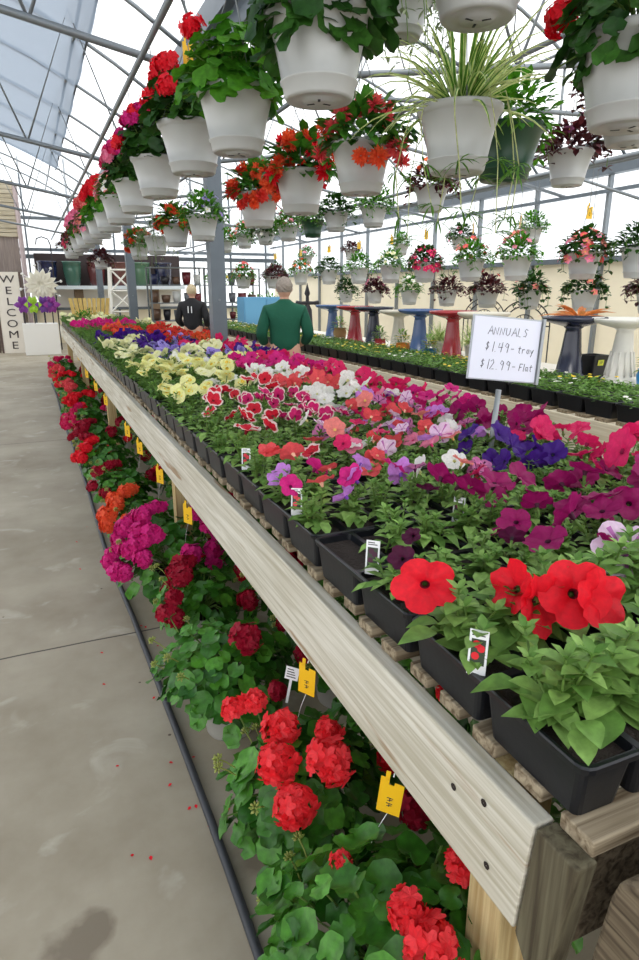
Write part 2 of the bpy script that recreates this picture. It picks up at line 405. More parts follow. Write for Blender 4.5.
@cached
def geranium_head(col, v, wash=False):
    """ball of five-petalled florets on a stalk; unit radius"""
    R = random.Random(v*7+1); mb = MB(); nf = 34
    for i in range(nf):
        t = (i+.5)/nf; z = 1-1.35*t; s = math.sqrt(max(0, 1-z*z)); a = i*2.39996+R.uniform(-.2, .2)
        n = Vector((s*math.cos(a), s*math.sin(a), z)); c = n*R.uniform(.62, 1.08)*(1+.12*math.sin(3*a+v)); c.z *= .8
        M = frame((n + Vector((R.uniform(-.3, .3), R.uniform(-.3, .3), R.uniform(-.2, .4)))), R.random()*6)
        L = R.uniform(.36, .56)
        for k in range(5):
            b = k*1.2566+R.uniform(-.15, .15); e = Vector((math.cos(b), math.sin(b), 0)); f = Vector((-math.sin(b), math.cos(b), 0))
            w_ = L*.42; zt = R.uniform(-.02, .12)
            mb.add([c, c+M @ (e*L*.55-f*w_+Vector((0, 0, .05))), c+M @ (e*L-f*w_*.6+Vector((0, 0, zt))), c+M @ (e*L*1.08+Vector((0, 0, zt*.6))), c+M @ (e*L+f*w_*.6+Vector((0, 0, zt))), c+M @ (e*L*.55+f*w_+Vector((0, 0, .05)))],
                   [(0, 1, 2, 3), (0, 3, 4, 5)], 0)
    for k in range(6):
        a = R.random()*6; q = Vector((math.cos(a)*.75, math.sin(a)*.75, -.45))
        mb.tube([(0, 0, -.5), q], [.03, .07], 5, 1)
    mb.tube([(0, 0, .2), (0, 0, -.6), (.15, .1, -2.2)], [.05, .06, .07], 5, 1, False)
    return mb.mesh('flower_head', [pm(col), GREENST], False)
@cached
def begonia_head(col, v):
    R = random.Random(v*3+2); mb = MB()
    for i in range(46):
        t = (i+.5)/46; z = 1-1.6*t; s = math.sqrt(max(0, 1-z*z)); a = i*2.39996
        n = Vector((s*math.cos(a), s*math.sin(a), z)); L = R.uniform(.55, .95)
        leaf(mb, n*.12, n+Vector((0, 0, R.uniform(-.3, .1))), Vector((0, 0, 1)) if abs(n.z) < .8 else Vector((1, 0, 0)), L, L*.42, .25, .2, 4, 0)
    return mb.mesh('begonia_bloom', [pm(col)], False)
@cached
def simple_flower(col, v):
    R = random.Random(v); mb = MB()
    for k in range(5):
        a = k*1.2566; leaf(mb, (0, 0, 0), (math.cos(a), math.sin(a), .25), (0, 0, 1), 1., .85, .2, .1, 4, 0)
    mb.disc((0, 0, .06), .16, 6, 1)
    mb.tube([(0, 0, 0), (0, .1, -1.4)], .06, 4, 2, False)
    return mb.mesh('small_bloom', [pm(col), pm('goldyellow'), GREENST], True)
@cached
def bud_cluster(v):
    R = random.Random(v); mb = MB()
    for i in range(14):
        a = i*2.4; z = 1-1.2*i/14; s = math.sqrt(max(0, 1-z*z)); n = Vector((s*math.cos(a), s*math.sin(a), z))
        mb.tube([n*.3, n*.75, n*1.05], [.06, .2, .08], 5, 0)
    mb.tube([(0, 0, .2), (.3, .1, -1.8), (.4, .5, -4)], .13, 5, 0, False)
    return mb.mesh('bud_cluster', [plantmat('bud_green', (158, 176, 84), (186, 190, 110))], True)
@cached
def geranium_foliage(v, R0, H, n, lr, mkey='GERLEAF', zmin=-.1):
    """dome of round scalloped leaves, centre at z=0"""
    R = random.Random(v+50); mb = MB()
    for i in range(n):
        t = (i+.5)/n; z = 1-(1-zmin)*t; s = math.sqrt(max(0, 1-z*z)); a = i*2.39996+R.uniform(-.3, .3)
        k = R.uniform(.68, 1.04); k2 = 1+.12*math.sin(3*a+v)
        c = Vector((R0*s*math.cos(a)*k*k2, R0*s*math.sin(a)*k*k2, H*z*k))
        nrm = Vector((s*math.cos(a)*.8, s*math.sin(a)*.8, .55+z*.6)) + Vector((R.uniform(-.4, .4), R.uniform(-.4, .4), R.uniform(-.2, .3)))
        round_leaf(mb, c, nrm, lr*R.uniform(.65, 1.15), R, 0)
        if i % 3 == 0: mb.tube([(0, 0, -.02), Vector(c)*.5+Vector((0, 0, .02)), c], .003, 4, 1, False)
    return mb.mesh('foliage', [globals()[mkey], GREENST], True)
@cached
def bushy_foliage(v, R0, H, n, L, mkey, trail=0., wr=.5):
    """basket foliage of pointed leaves, some strands trailing over the rim"""
    R = random.Random(v+80); mb = MB(); mt = globals()[mkey]
    for i in range(n):
        t = (i+.5)/n; z = 1-1.1*t; s = math.sqrt(max(0, 1-z*z)); a = i*2.39996+R.uniform(-.3, .3); k = R.uniform(.5, 1.05)
        c = Vector((R0*s*math.cos(a)*k, R0*s*math.sin(a)*k, H*z*k))
        d = Vector((math.cos(a)*s+R.uniform(-.5, .5), math.sin(a)*s+R.uniform(-.5, .5), z*.8+R.uniform(-.4, .4)))
        l = L*R.uniform(.7, 1.2); leaf(mb, c, d, (0, 0, 1), l, l*wr, R.uniform(.1, .5), .15, 4, 0)
    for i in range(int(trail*30)):
        a = R.random()*6.28; ln = R.uniform(.1, .3)*trail*1.6; pts = []
        for q in range(6):
            t = q/5; rr = R0*(.75+.45*min(1, t*1.6)); pts.append(Vector((rr*math.cos(a+t*.3), rr*math.sin(a+t*.3), H*.25+.03*math.sin(t*3)-ln*t*t)))
        mb.tube(pts, .002, 3, 1, False)
        for q in range(1, 6):
            for e in range(3):
                l = L*R.uniform(.6, 1); b = R.random()*6.28
                leaf(mb, pts[q], (math.cos(b), math.sin(b), R.uniform(-.7, .4)), (0, 0, 1), l, l*wr, .2, .15, 4, 0)
    return mb.mesh('foliage', [mt, GREENST], True)
@cached
def spider_foliage(v):
    R = random.Random(v); mb = MB()
    for i in range(125):
        a = R.random()*6.28; el = R.uniform(.15, 1.45); L = R.uniform(.26, .46); w_ = R.uniform(.014, .021); n = 8
        d = Vector((math.cos(a)*math.cos(el), math.sin(a)*math.cos(el), math.sin(el))); side = Vector((-math.sin(a), math.cos(a), 0))
        p = Vector((math.cos(a)*R.uniform(0, .05), math.sin(a)*R.uniform(0, .05), 0)); vs = []; g = R.uniform(.5, 1.5)
        for q in range(n):
            t = q/(n-1); h = w_*(1-.9*t*t)*.5
            nn = side.cross(d).normalized()
            vs += [p-side*h+nn*h*.5, p-side*h*.5, p+side*h*.5, p+side*h+nn*h*.5]
            p = p + d*(L/(n-1)); d = (d + Vector((0, 0, -g*.24*(.4+t)))).normalized()
        fs = []; ms = []
        for q in range(n-1):
            b = q*4
            for e in range(3): fs.append((b+e, b+e+1, b+e+5, b+e+4)); ms.append(1 if e == 1 else 0)
        mb.add(vs, fs, ms)
    return mb.mesh('foliage', [plantmat('spider_margin', (190, 208, 120), (220, 228, 166)), plantmat('spider_green', (76, 128, 40), (104, 152, 58))], True)
@cached
def spider_runner(v):
    R = random.Random(v*9); mb = MB(); a = 0
    pts = [Vector((.1, 0, .02)), Vector((.17, 0, .04)), Vector((.2, .01, -.06)), Vector((.19+R.uniform(-.03, .05), .03, -.2)), Vector((.17+R.uniform(-.04, .06), .05, -.32-R.random()*.12))]
    mb.tube(pts, .0022, 4, 1, False)
    for p in (pts[-1], pts[-2]):
        for i in range(9):
            b = R.random()*6.28; l = R.uniform(.06, .11)
            leaf(mb, p, (math.cos(b), math.sin(b), R.uniform(-.5, .7)), (0, 0, 1), l, .009, .5, .3, 4, 0)
    return mb.mesh('runner', [plantmat('spider_green', (96, 142, 60)), plantmat('spider_runner', (196, 202, 140))], True)

# ------------------------------------------------------------------ the setting
mb = MB(); mb.box((-9, -4, -.1), (8.3, 24, 0)); struct('floor', mb.mesh('floor', [floor_mat()]))
CREAM = mat('cream_polycarbonate_panel', (232, 222, 196), .5, var=.04)
FILM = film('greenhouse_film', (244, 248, 250), .72); WFILM = film('clear_wall_film', (240, 244, 246), .6)
# right outer wall: solid cream panels below, film above
mb = MB(); mb.box((8, -4, 0), (8.06, 22, 2.05)); wr_ = struct('wall_right', mb.mesh('wall_right', [CREAM]))
mb = MB(); mb.box((8.0, -4, 2.05), (8.01, 22, 3.3)); obj('film_panel', mb.mesh('film_panel', [WFILM]), wr_)
for i in range(18):
    y = -3+i*1.5; mb = MB(); mb.box((7.93, y, 0), (8, y+.05, 3.3)); obj('wall_stud', mb.mesh('wall_stud', [PIPE]), wr_)
mb = MB(); mb.box((7.85, -4, 2.95), (7.9, 22, 3.0)); mb.box((7.85, -4, 3.2), (7.98, 22, 3.42)); mb.box((7.9, -4, 2.0), (7.99, 22, 2.08)); obj('wall_rail', mb.mesh('wall_rail', [GAL]), wr_)
mb = MB(); mb.box((-9, 22, 0), (8.06, 22.06, 1.0)); we = struct('wall_back', mb.mesh('wall_back', [CREAM]))
mb = MB(); mb.box((-9, 22.0, 1.0), (8, 22.01, 5.5)); obj('film_panel', mb.mesh('film_panel', [WFILM]), we)
mb = MB()
for i in range(14): mb.box((-8.6+i*1.25, 21.93, 0), (-8.55+i*1.25, 21.99, 5.3))
for z in (1.0, 2.72, 3.6): mb.box((-9, 21.9, z), (8, 21.98, z+.09))
obj('wall_stud', mb.mesh('wall_stud', [GAL]), we)
mb = MB(); mb.box((-9, 21.8, 2.5), (8, 21.9, 2.62)); obj('wall_rail', mb.mesh('wall_rail', [mat('dark_rail', (74, 82, 88), .5)]), we)

def roofz(x, side):
    if side == 'L': return 3.93 + 1.4*(1-((x+2.4)/4.15)**2)
    t = (x-4.93)/3.1; return 3.93 - (x-1.85)/6.15*.6 + 1.5*(1-t*t)
def arc(side, n=18):
    xs = [1.75 + (-6.55-1.75)*i/n for i in range(n+1)] if side == 'L' else [1.83 + (8.0-1.83)*i/n for i in range(n+1)]
    return [(x, roofz(x, side)) for x in xs]
rb = None
for side in 'LR':
    pts = arc(side); mb = MB(); vs = []; ys = [-4, 4, 12, 22]
    for (x, z) in pts: vs += [(x, y, z+.04) for y in ys]
    fs = [(i*4+j, i*4+j+1, (i+1)*4+j+1, (i+1)*4+j) for i in range(len(pts)-1) for j in range(3)]
    mb.add(vs, fs); r_ = struct('ceiling', mb.mesh('roof_film', [FILM], True))
    for i in range(15):                                   # the roof bows
        y = -3.2+i*1.75; m2 = MB(); m2.tube([(x, y, z) for x, z in pts], .022, 6)
        obj('roof_bow', m2.mesh('roof_bow', [PIPE], True), r_)
    for x in ((-4.6, -2.4, -.4, .85) if side == 'L' else (3.3, 4.9, 6.6)):
        m2 = MB(); z = roofz(x, side)-.03; m2.tube([(x, -4, z), (x, 22, z)], .02, 6); obj('purlin', m2.mesh('purlin', [PIPE], True), r_)
# gutter beam over the posts, posts, trusses
mb = MB(); mb.box((1.70, -4, 3.78), (1.94, 22, 3.84)); mb.box((1.70, -4, 3.84), (1.72, 22, 4.0)); mb.box((1.92, -4, 3.84), (1.94, 22, 4.0)); mb.box((1.78, -4, 3.6), (1.86, 22, 3.78))
struct('trim_1', mb.mesh('gutter_beam', [GAL]))
for i, y in enumerate((.75, 6.78, 12.9, 18.7)):
    if i == 0: continue
    mb = MB()                                             # steel H column
    mb.box((1.75, y-.075, 0), (1.90, y-.06, 3.6)); mb.box((1.75, y+.06, 0), (1.90, y+.075, 3.6)); mb.box((1.75, y-.06, 0), (1.765, y+.06, 3.6)); mb.box((1.885, y-.06, 0), (1.90, y+.06, 3.6))
    mb.box((1.70, y-.12, 0), (1.95, y+.12, .012))
    o = struct('trim_%d' % (i+1), mb.mesh('steel_post', [GAL]))
    for zz in (1.5, 2.35, 3.3):
        m2 = MB(); m2.lathe([(.001, 0), (.012, 0), (.012, .01), (.001, .012)], 8, 0, M=Matrix.Translation((1.825, y-.075, zz)) @ Matrix.Rotation(PI/2, 4, 'X')); obj('bolt', m2.mesh('bolt', [PIPE]), o)
k = 6
for y in (1.3, 4.8, 8.4, 12, 15.5, 19):
    mb = MB()
    mb.tube([(1.75, y, 2.9), (.85, y, 3.06), (-1.2, y, 3.42), (-3.5, y, 3.82), (-6.5, y, 3.5)], .025, 8)
    for xa, xb in ((1.3, .2), (.2, -1.2), (-1.2, -2.4)):
        za = 3.06+(.85-xa)*.165; zb = 3.06+(.85-xb)*.165; xm = (xa+xb)/2
        mb.tube([(xa, y, za), (xm, y, roofz(xm, 'L')-.03), (xb, y, zb)], .012, 5)
    struct('trim_%d' % k, mb.mesh('truss', [PIPE], True)); k += 1
    mb = MB()
    mb.tube([(1.9, y, 3.05), (4.9, y, 3.5), (8, y, 3.0)], .025, 8)
    mb.tube([(1.9, y, 3.7), (3.4, y, 3.28)], .015, 6)
    for xa, xb in ((2.4, 3.9), (3.9, 5.4), (5.4, 6.9)):
        zz = lambda x: 3.05+(x-1.9)*.15 if x < 4.9 else 3.5-(x-4.9)*.16
        xm = (xa+xb)/2; mb.tube([(xa, y, zz(xa)), (xm, y, roofz(xm, 'R')-.03), (xb, y, zz(xb))], .014, 5)
    struct('trim_%d' % k, mb.mesh('truss', [PIPE], True)); k += 1
for x, z in ((.85, 3.04), (1.55, 3.0), (2.2, 3.1), (3.2, 3.1), (4.4, 2.75), (4.85, 2.7), (6.3, 3.0)):
    mb = MB(); mb.tube([(x, -4, z), (x, 21.9, z)], .02, 8)
    if x in (4.4, 4.85):
        for y in (1.3, 4.8, 8.4, 12, 15.5, 19): mb.tube([(x, y, z), (x, y, 3.42)], .012, 6)
    struct('trim_%d' % k, mb.mesh('basket_rail', [PIPE], True)); k += 1
mb = MB(); mb.tube([(6.2, 9.2, 3.9), (7.9, 6.2, 2.55)], .022, 6); mb.tube([(4.4, 3.8, 2.8), (2.2, 6.2, 3.35)], .018, 6)
struct('trim_%d' % k, mb.mesh('wind_brace', [PIPE], True)); k += 1
# shade cloth under the left roof: swags between the bows
CLOTH = film('shade_cloth', (138, 150, 164), .08)
mb = MB(); ny = 60; nx = 12; vs = []
for i in range(nx+1):
    x = .97 - i*(6.5/nx)
    for j in range(ny+1):
        y = -3.2+j*(21/ny); s = abs(math.sin((y+3.2)/1.75*PI)); vs.append((x, y, roofz(x, 'L')-.03-.11*s-.02*noise.noise((x*2, y*2, 0))))
mb.add(vs, [(i*(ny+1)+j, i*(ny+1)+j+1, (i+1)*(ny+1)+j+1, (i+1)*(ny+1)+j) for i in range(nx) for j in range(ny)])
o = obj('shade_cloth', mb.mesh('shade_cloth', [CLOTH], True)); tag(o, 'grey blue shade cloth hanging in swags beneath the left roof', 'shade cloth')
mb = MB(); mb.tube([(.97, y, roofz(.97, 'L')-.06) for y in (-3, 5, 10, 17.8)], .014, 6); obj('edge_cord', mb.mesh('edge_cord', [mat('cord_black', (50, 52, 56), .7)]), o)

# ------------------------------------------------------------------ plant benches
WLIGHT = woodmat('weathered_pale_board', (216, 212, 200), (184, 178, 160), 'Y', .2, True)
WGREY = woodmat('grey_green_old_board', (112, 106, 86), (74, 66, 52), 'Z', .3)
WSLAT = woodmat('slat_wood', (172, 158, 134), (104, 88, 68), 'X', .35)
WLEG = woodmat('bench_leg_wood', (206, 186, 140), (170, 144, 98), 'Z', .2)
WDARK = woodmat('dark_weathered_wood', (132, 118, 98), (70, 58, 46), 'Y', .45)
BEND = 15.6
b1 = thing('plant_bench', 'long wooden slatted plant bench with pale weathered front board full of bedding trays', 'bench', (1.3, 8, 0))
def part(name, mb, mats, parent, bev=.003, smooth=False, off=None):
    me = mb.mesh(name, mats, smooth); o = obj(name, me, parent)
    off = off if off is not None else -Vector(parent.location); o.location = off
    if bev: bevel(o, bev)
    return o
def quadprism(pts, x0, x1):
    n = len(pts); vs = [(x0, y, z) for y, z in pts]+[(x1, y, z) for y, z in pts]
    fs = [tuple(range(n)), tuple(range(2*n-1, n-1, -1))]+[(i, i+n, (i+1) % n+n, (i+1) % n) for i in range(n)]
    return vs, fs
mb = MB(); mb.add(*quadprism([(.551, .852), (.57, .633), (BEND, .633), (BEND, .852)], .585, .624)); fb = part('fascia_board', mb, [WLIGHT], b1, .004)
mb = MB(); mb.add(*quadprism([(.468, .852), (.505, .55), (.566, .633), (.547, .852)], .585, .624)); part('fascia_end_block', mb, [WGREY], b1, .004)['label'] = 'dark grey-green end block with angled saw cut'
for y, z in ((.66, .80), (.74, .765), (.64, .69)):
    m2 = MB(); m2.lathe([(.001, 0), (.007, 0), (.006, -.002), (.001, -.002)], 8, 0, M=Matrix.Rotation(-PI/2, 4, 'Y'))
    o = obj('nail_hole', m2.mesh('nail_hole', [mat('rusty_hole', (40, 30, 24), .9)]), fb, (.5835, y, z))
mb = MB(); mb.box((2.0, .5, .66), (2.04, BEND, .852)); part('back_board', mb, [WLIGHT], b1)
for y in (.5, 5.6, 10.5, BEND-.04): mb = MB(); mb.box((.625, y, .66), (1.999, y+.038, .848)); part('cross_joist', mb, [WDARK], b1)
for y in (.64, 3.4, 6.85, 10.3, 14.0):
    for x in (.626, 1.91):
        mb = MB(); mb.box((x, y, 0), (x+.088, y+.088, .848)); part('leg', mb, [WLEG], b1)
slats = []; y = .475; i = 0
R = random.Random(3); rest = MB()
while y < BEND-.05:
    x0 = .618+R.uniform(-.004, .012)
    if i < 100:
        mb = MB(); mb.box((x0, y, .853), (2.03, y+.062, .879)); part('slat', mb, [WSLAT], b1, .003)
    else: rest.box((x0, y, .853), (2.03, y+.062, .879))
    y += .105; i += 1
o = part('slat', rest, [WSLAT], b1, 0); o['kind'] = 'stuff'
# the next bench along the same line, only its far end is in view
nb = thing('plant_bench', 'rough dark wooden bench end at bottom right corner beside main bench', 'bench', (1.4, -.5, 0))
mb = MB(); mb.add(*quadprism([(-1.6, .60), (.462, .60), (.437, .83), (.428, .865), (.40, .885), (-1.6, .885)], .612, .66)); part('fascia_board', mb, [WDARK], nb, .008)
mb = MB(); mb.box((.665, .385, .60), (2.3, .43, .88)); part('cross_joist', mb, [WDARK], nb, .006)
for j in range(12):
    y = .35-j*.12; mb = MB(); mb.box((.64, y-.04, .887), (2.3, y+.05, .912)); part('slat', mb, [WSLAT], nb)
for y in (.2, -1.4):
    for x in (.67, 2.2): mb = MB(); mb.box((x, y, 0), (x+.088, y+.088, .598 if x < 1 else .85)); part('leg', mb, [WLEG], nb)
# bench two, across the second walk
b2 = thing('plant_bench', 'second wooden bench with cream side board carrying small trays and birdbaths', 'bench', (3.9, 7, 0))
WCR = woodmat('cream_painted_board', (236, 228, 208), (214, 202, 174), 'Y', .15)
mb = MB(); mb.box((3.0, 2.0, .64), (3.04, 13.5, .852)); part('fascia_board', mb, [WCR], b2)
mb = MB(); mb.box((4.76, 2.0, .64), (4.80, 13.5, .852)); part('back_board', mb, [WCR], b2)
for y in (2.0, 4.9, 7.8, 10.7, 13.46): mb = MB(); mb.box((3.045, y, .66), (4.755, y+.038, .85)); part('cross_joist', mb, [WDARK], b2)
for y in (2.1, 4.4, 7.2, 10.1, 13.2):
    for x in (3.045, 4.66): mb = MB(); mb.box((x, y, 0), (x+.088, y+.088, .655)); part('leg', mb, [WLEG], b2)
y = 2.05
while y < 13.4:
    mb = MB(); mb.box((3.02, y, .853), (4.78, y+.09, .873)); part('slat', mb, [WSLAT], b2, 0); y += .155
mb = MB(); mb.box((3.715, 2.05, .874), (4.78, 13.45, .886)); part('counter_top', mb, [mat('white_counter', (226, 220, 206), .5)], b2)

# ------------------------------------------------------------------ bedding trays
TX, TY, TH = .326, .456, .098
def rrect(hx, hy, r, z, cx=0, cy=0, n=3):
    out = []
    for (sx, sy, a0) in ((1, 1, 0), (-1, 1, PI/2), (-1, -1, PI), (1, -1, 1.5*PI)):
        for k_ in range(n+1):
            a = a0+PI/2*k_/n; out.append((cx+sx*(hx-r)+r*math.cos(a), cy+sy*(hy-r)+r*math.sin(a), z))
    return out
def loft(mb, loops, mi=0, cap0=False, cap1=False):
    n = len(loops[0]); vs = [p for L in loops for p in L]
    fs = [(i*n+k, i*n+(k+1) % n, (i+1)*n+(k+1) % n, (i+1)*n+k) for i in range(len(loops)-1) for k in range(n)]
    if cap0: fs.append(tuple(range(n-1, -1, -1)))
    if cap1: fs.append(tuple((len(loops)-1)*n+k for k in range(n)))
    mb.add(vs, fs, mi)
NXC, NYC = 3, 2
def cells():
    px, py = TX/NXC, TY/NYC
    return [(-TX/2+px*(i+.5), -TY/2+py*(j+.5), px/2, py/2) for i in range(NXC) for j in range(NYC)]
mb = MB()
for cx, cy, hx, hy in cells():
    a, b = hx-.002, hy-.003
    loft(mb, [rrect(a-.012, b-.015, .012, 0, cx, cy), rrect(a-.002, b-.003, .012, TH-.004, cx, cy), rrect(a-.001, b-.001, .01, TH, cx, cy), rrect(a-.004, b-.005, .01, TH, cx, cy), rrect(a-.017, b-.019, .01, .003, cx, cy)], 0, True, True)
loft(mb, [rrect(TX/2-.003, TY/2-.003, .018, TH-.012), rrect(TX/2+.001, TY/2+.001, .02, TH-.012), rrect(TX/2+.003, TY/2+.003, .02, TH-.001), rrect(TX/2+.001, TY/2+.001, .02, TH+.002), rrect(TX/2-.005, TY/2-.005, .017, TH+.001)])
for i in (1, 2): x = -TX/2+TX/3*i; mb.box((x-.006, -TY/2+.004, TH-.003), (x+.006, TY/2-.004, TH+.0005))
mb.box((-TX/2+.004, -.007, TH-.003), (TX/2-.004, .007, TH+.0005))
TRAY = mb.mesh('cell_tray', [PLAST], False)
mb = MB()
for cx, cy, hx, hy in cells():
    L = rrect(hx-.006, hy-.009, .01, TH-.016, cx, cy); mb.add([(cx, cy, TH-.010)]+L, [(0, 1+k_, 1+(k_+1) % len(L)) for k_ in range(len(L))])
SOILM = mb.mesh('soil', [SOIL], True)
mb = MB(); mb.box((-.016, -.0006, -.03), (.016, .0006, .05)); LAB = mb.mesh('plant_label', [WHITEP])
def labpic(col):
    k_ = ('lab', col)
    if k_ not in _c:
        mb = MB(); mb.box((-.012, -.0009, -.012), (.012, -.0005, .034), 0)
        for x, z in ((-.004, .004), (.005, .018), (-.003, .025)): mb.disc((x, -.0012, z), .007, 8, 1, Vector((0, -1, 0)))
        mb.box((-.012, -.0009, .0395), (.010, -.0006, .0415), 2); mb.box((-.012, -.0009, .044), (.004, -.0006, .046), 2)
        _c[k_] = mb.mesh('label_picture', [mat('label_dark_green', (46, 60, 40), .5), mat('label_'+col, PET[col][0], .5), BLACKI])
    return _c[k_]
NAMES = {'red': 'scarlet petunias', 'plum': 'plum purple petunias', 'darkplum': 'dark plum petunia buds', 'coral': 'coral petunias',
 'magenta': 'magenta petunias', 'hotpink': 'hot pink petunias', 'violet': 'deep violet petunias', 'lilac': 'lilac petunias', 'lavender': 'lavender blue pansies',
 'white': 'white petunias', 'yellow': 'pale yellow pansies', 'cream': 'cream pansies', 'orange': 'orange red flowers', 'orangered': 'brick red flowers',
 'redwhite': 'red petunias edged white', 'magwhite': 'magenta petunias edged white', 'starpink': 'pale pink star petunias', 'pinkveined': 'pink petunias with dark veins',
 'mix': 'mixed coral, magenta and lilac petunias', 'green': 'leafy green seedlings', 'vmix': 'violet and lavender pansies', 'ywhite': 'pale yellow and white flowers',
 'goldyellow': 'small golden flowers', 'cwmix': 'mixed coral, pink and white petunias'}
MIX = {'mix': ['coral', 'magenta', 'lilac', 'coral', 'lilac', 'magenta', 'white'], 'vmix': ['violet', 'lavender', 'violet'], 'ywhite': ['yellow', 'white', 'cream'],
       'cwmix': ['coral', 'hotpink', 'white', 'salmon', 'coral', 'pink', 'pinkveined', 'lilac', 'starpink'], 'pinkveined': ['pinkveined', 'plum', 'pinkveined']}
PANSY = {'yellow', 'cream', 'lavender', 'vmix'}
def flower_mesh(col, key, R, near=False):
    v = R.randrange(3)
    return pansy_flower(col, v) if key in PANSY or (key == 'ywhite' and col != 'white') else petunia_flower(col, v, near)
def make_pack(loc, key, label, group, R, nf=3, size='mid', skip=(), frad=.042, leafh=1., hero=None, label_side=None, plants=True):
    t = thing('plant_tray', label, 'plant tray', loc, R.uniform(-.02, .02), group)
    obj('cell_tray', TRAY, t); obj('soil', SOILM, t)
    kind = 'pansy' if key in PANSY or key in ('green', 'orange', 'orangered', 'goldyellow') else 'petunia'
    nm = 'pansy_plant' if key in PANSY else 'bedding_plant' if kind == 'pansy' else 'petunia_plant'
    cols = MIX.get(key, [key]); ps = []
    for ci, (cx, cy, hx, hy) in enumerate(cells()):
        if ci in skip: ps.append(None); continue
        rz = R.choice((0, PI)) + R.uniform(-.3, .3)
        p = obj(nm, petunia_plant_mesh(R.randrange(5), size, kind), t, (cx, cy, TH-.012), (0, 0, rz), (1.12, 1.05, leafh*R.uniform(.85, 1.3))); ps.append(p)
        n = nf if isinstance(nf, int) else (int(nf) + (R.random() < nf-int(nf)))
        for k_ in range(n):
            if key in ('green',): break
            col = R.choice(cols); a = R.random()*6.28; q = R.uniform(.0, 1)
            fl = (math.cos(a)*q*hx*1.2, math.sin(a)*q*hy*1.05, R.uniform(.07, .14) * (leafh if leafh < 1 else 1))
            nrm = Vector((R.uniform(-1.0, .5), R.uniform(-1.1, .4), R.uniform(.35, 1)))
            me = flower_mesh(col, key, R, frad > .045)
            s = frad*R.uniform(.82, 1.12)
            place_flower(me, p, fl, nrm, s, R)
    for (col, fl, nrm, s, sc3) in (hero or []):
        p = min([q for q in ps if q], key=lambda q: (q.location.x-fl[0])**2+(q.location.y-fl[1])**2)
        rel = Matrix.Rotation(-p.rotation_euler.z, 3, 'Z') @ (Vector(fl) - p.location); nl = Matrix.Rotation(-p.rotation_euler.z, 3, 'Z') @ Vector(nrm)
        rel.z /= p.scale.z
        o = place_flower(petunia_flower(col, int(s*1000) % 3, True), p, rel, nl, s, R)
        if sc3: o.scale = [s*q for q in sc3]; 
    if label_side is not None:
        lx, ly = label_side
        lb = obj('plant_label', LAB, t, (lx, ly, TH+.028), (math.radians(-8), 0, R.uniform(-.9, -.35))); obj('label_picture', labpic(cols[0] if cols[0] != 'green' else 'white'), lb)
    return t
def place_flower(me, p, fl, nrm, s, R, name='flower'):
    q = frame(nrm, R.random()*6.28).to_quaternion()
    o = bpy.data.objects.new(name, me); C.objects.link(o); o.parent = p; o.location = fl
    o.rotation_euler = q.to_euler(); sz = p.scale.z if p.scale.z else 1
    o.scale = (s, s, s); return o

ROWS = [  # bands along the bench: five trays across, aisle edge first
 ['red', 'starpink', 'starpink', 'plum', 'plum'], ['darkplum', 'plum', 'plum', 'hotpink', 'hotpink'], ['mix', 'cwmix', 'violet', 'pinkveined', 'hotpink'],
 ['redwhite', 'cwmix', 'cwmix', 'pinkveined', 'plum'], ['redwhite', 'magwhite', 'cwmix', 'cwmix', 'magenta'], ['redwhite', 'magwhite', 'white', 'coral', 'hotpink'],
 ['yellow', 'redwhite', 'ywhite', 'coral', 'hotpink'], ['green', 'ywhite', 'white', 'hotpink', 'hotpink'], ['yellow', 'yellow', 'cream', 'magenta', 'magenta'],
 ['yellow', 'ywhite', 'yellow', 'lavender', 'hotpink'], ['green', 'cream', 'lavender', 'lavender', 'violet'], ['cream', 'lavender', 'cream', 'hotpink', 'hotpink'],
 ['green', 'vmix', 'vmix', 'hotpink', 'hotpink'], ['cream', 'violet', 'vmix', 'orangered', 'hotpink'], ['green', 'cream', 'violet', 'orangered', 'orange'],
 ['violet', 'violet', 'vmix', 'orangered', 'orangered'], ['green', 'violet', 'orangered', 'orangered', 'green'], ['green', 'orange', 'orangered', 'green', 'orangered'],
 ['green', 'orangered', 'orangered', 'orangered', 'green'], ['green', 'orangered', 'green', 'orangered', 'green'], ['green', 'orange', 'orangered', 'green', 'orangered'],
 ['magenta', 'magenta', 'green', 'orangered', 'green'], ['magenta', 'magenta', 'magenta', 'green', 'green'], ['magenta', 'magenta', 'magenta', 'green', 'cream'],
 ['cream', 'magenta', 'magenta', 'green', 'green'], ['green', 'cream', 'green', 'cream', 'green'], ['green', 'green', 'green', 'green', 'green'],
 ['green', 'cream', 'green', 'green', 'green'], ['green', 'green', 'green', 'green', 'green'], ['green', 'green', 'cream', 'green', 'green'], ['green', 'green', 'green', 'green', 'green'], ['cream', 'green', 'green', 'green', 'green']]
COLN = ['board-edge column', 'second column', 'middle column', 'far-side column']
R = random.Random(21); Z0 = .879
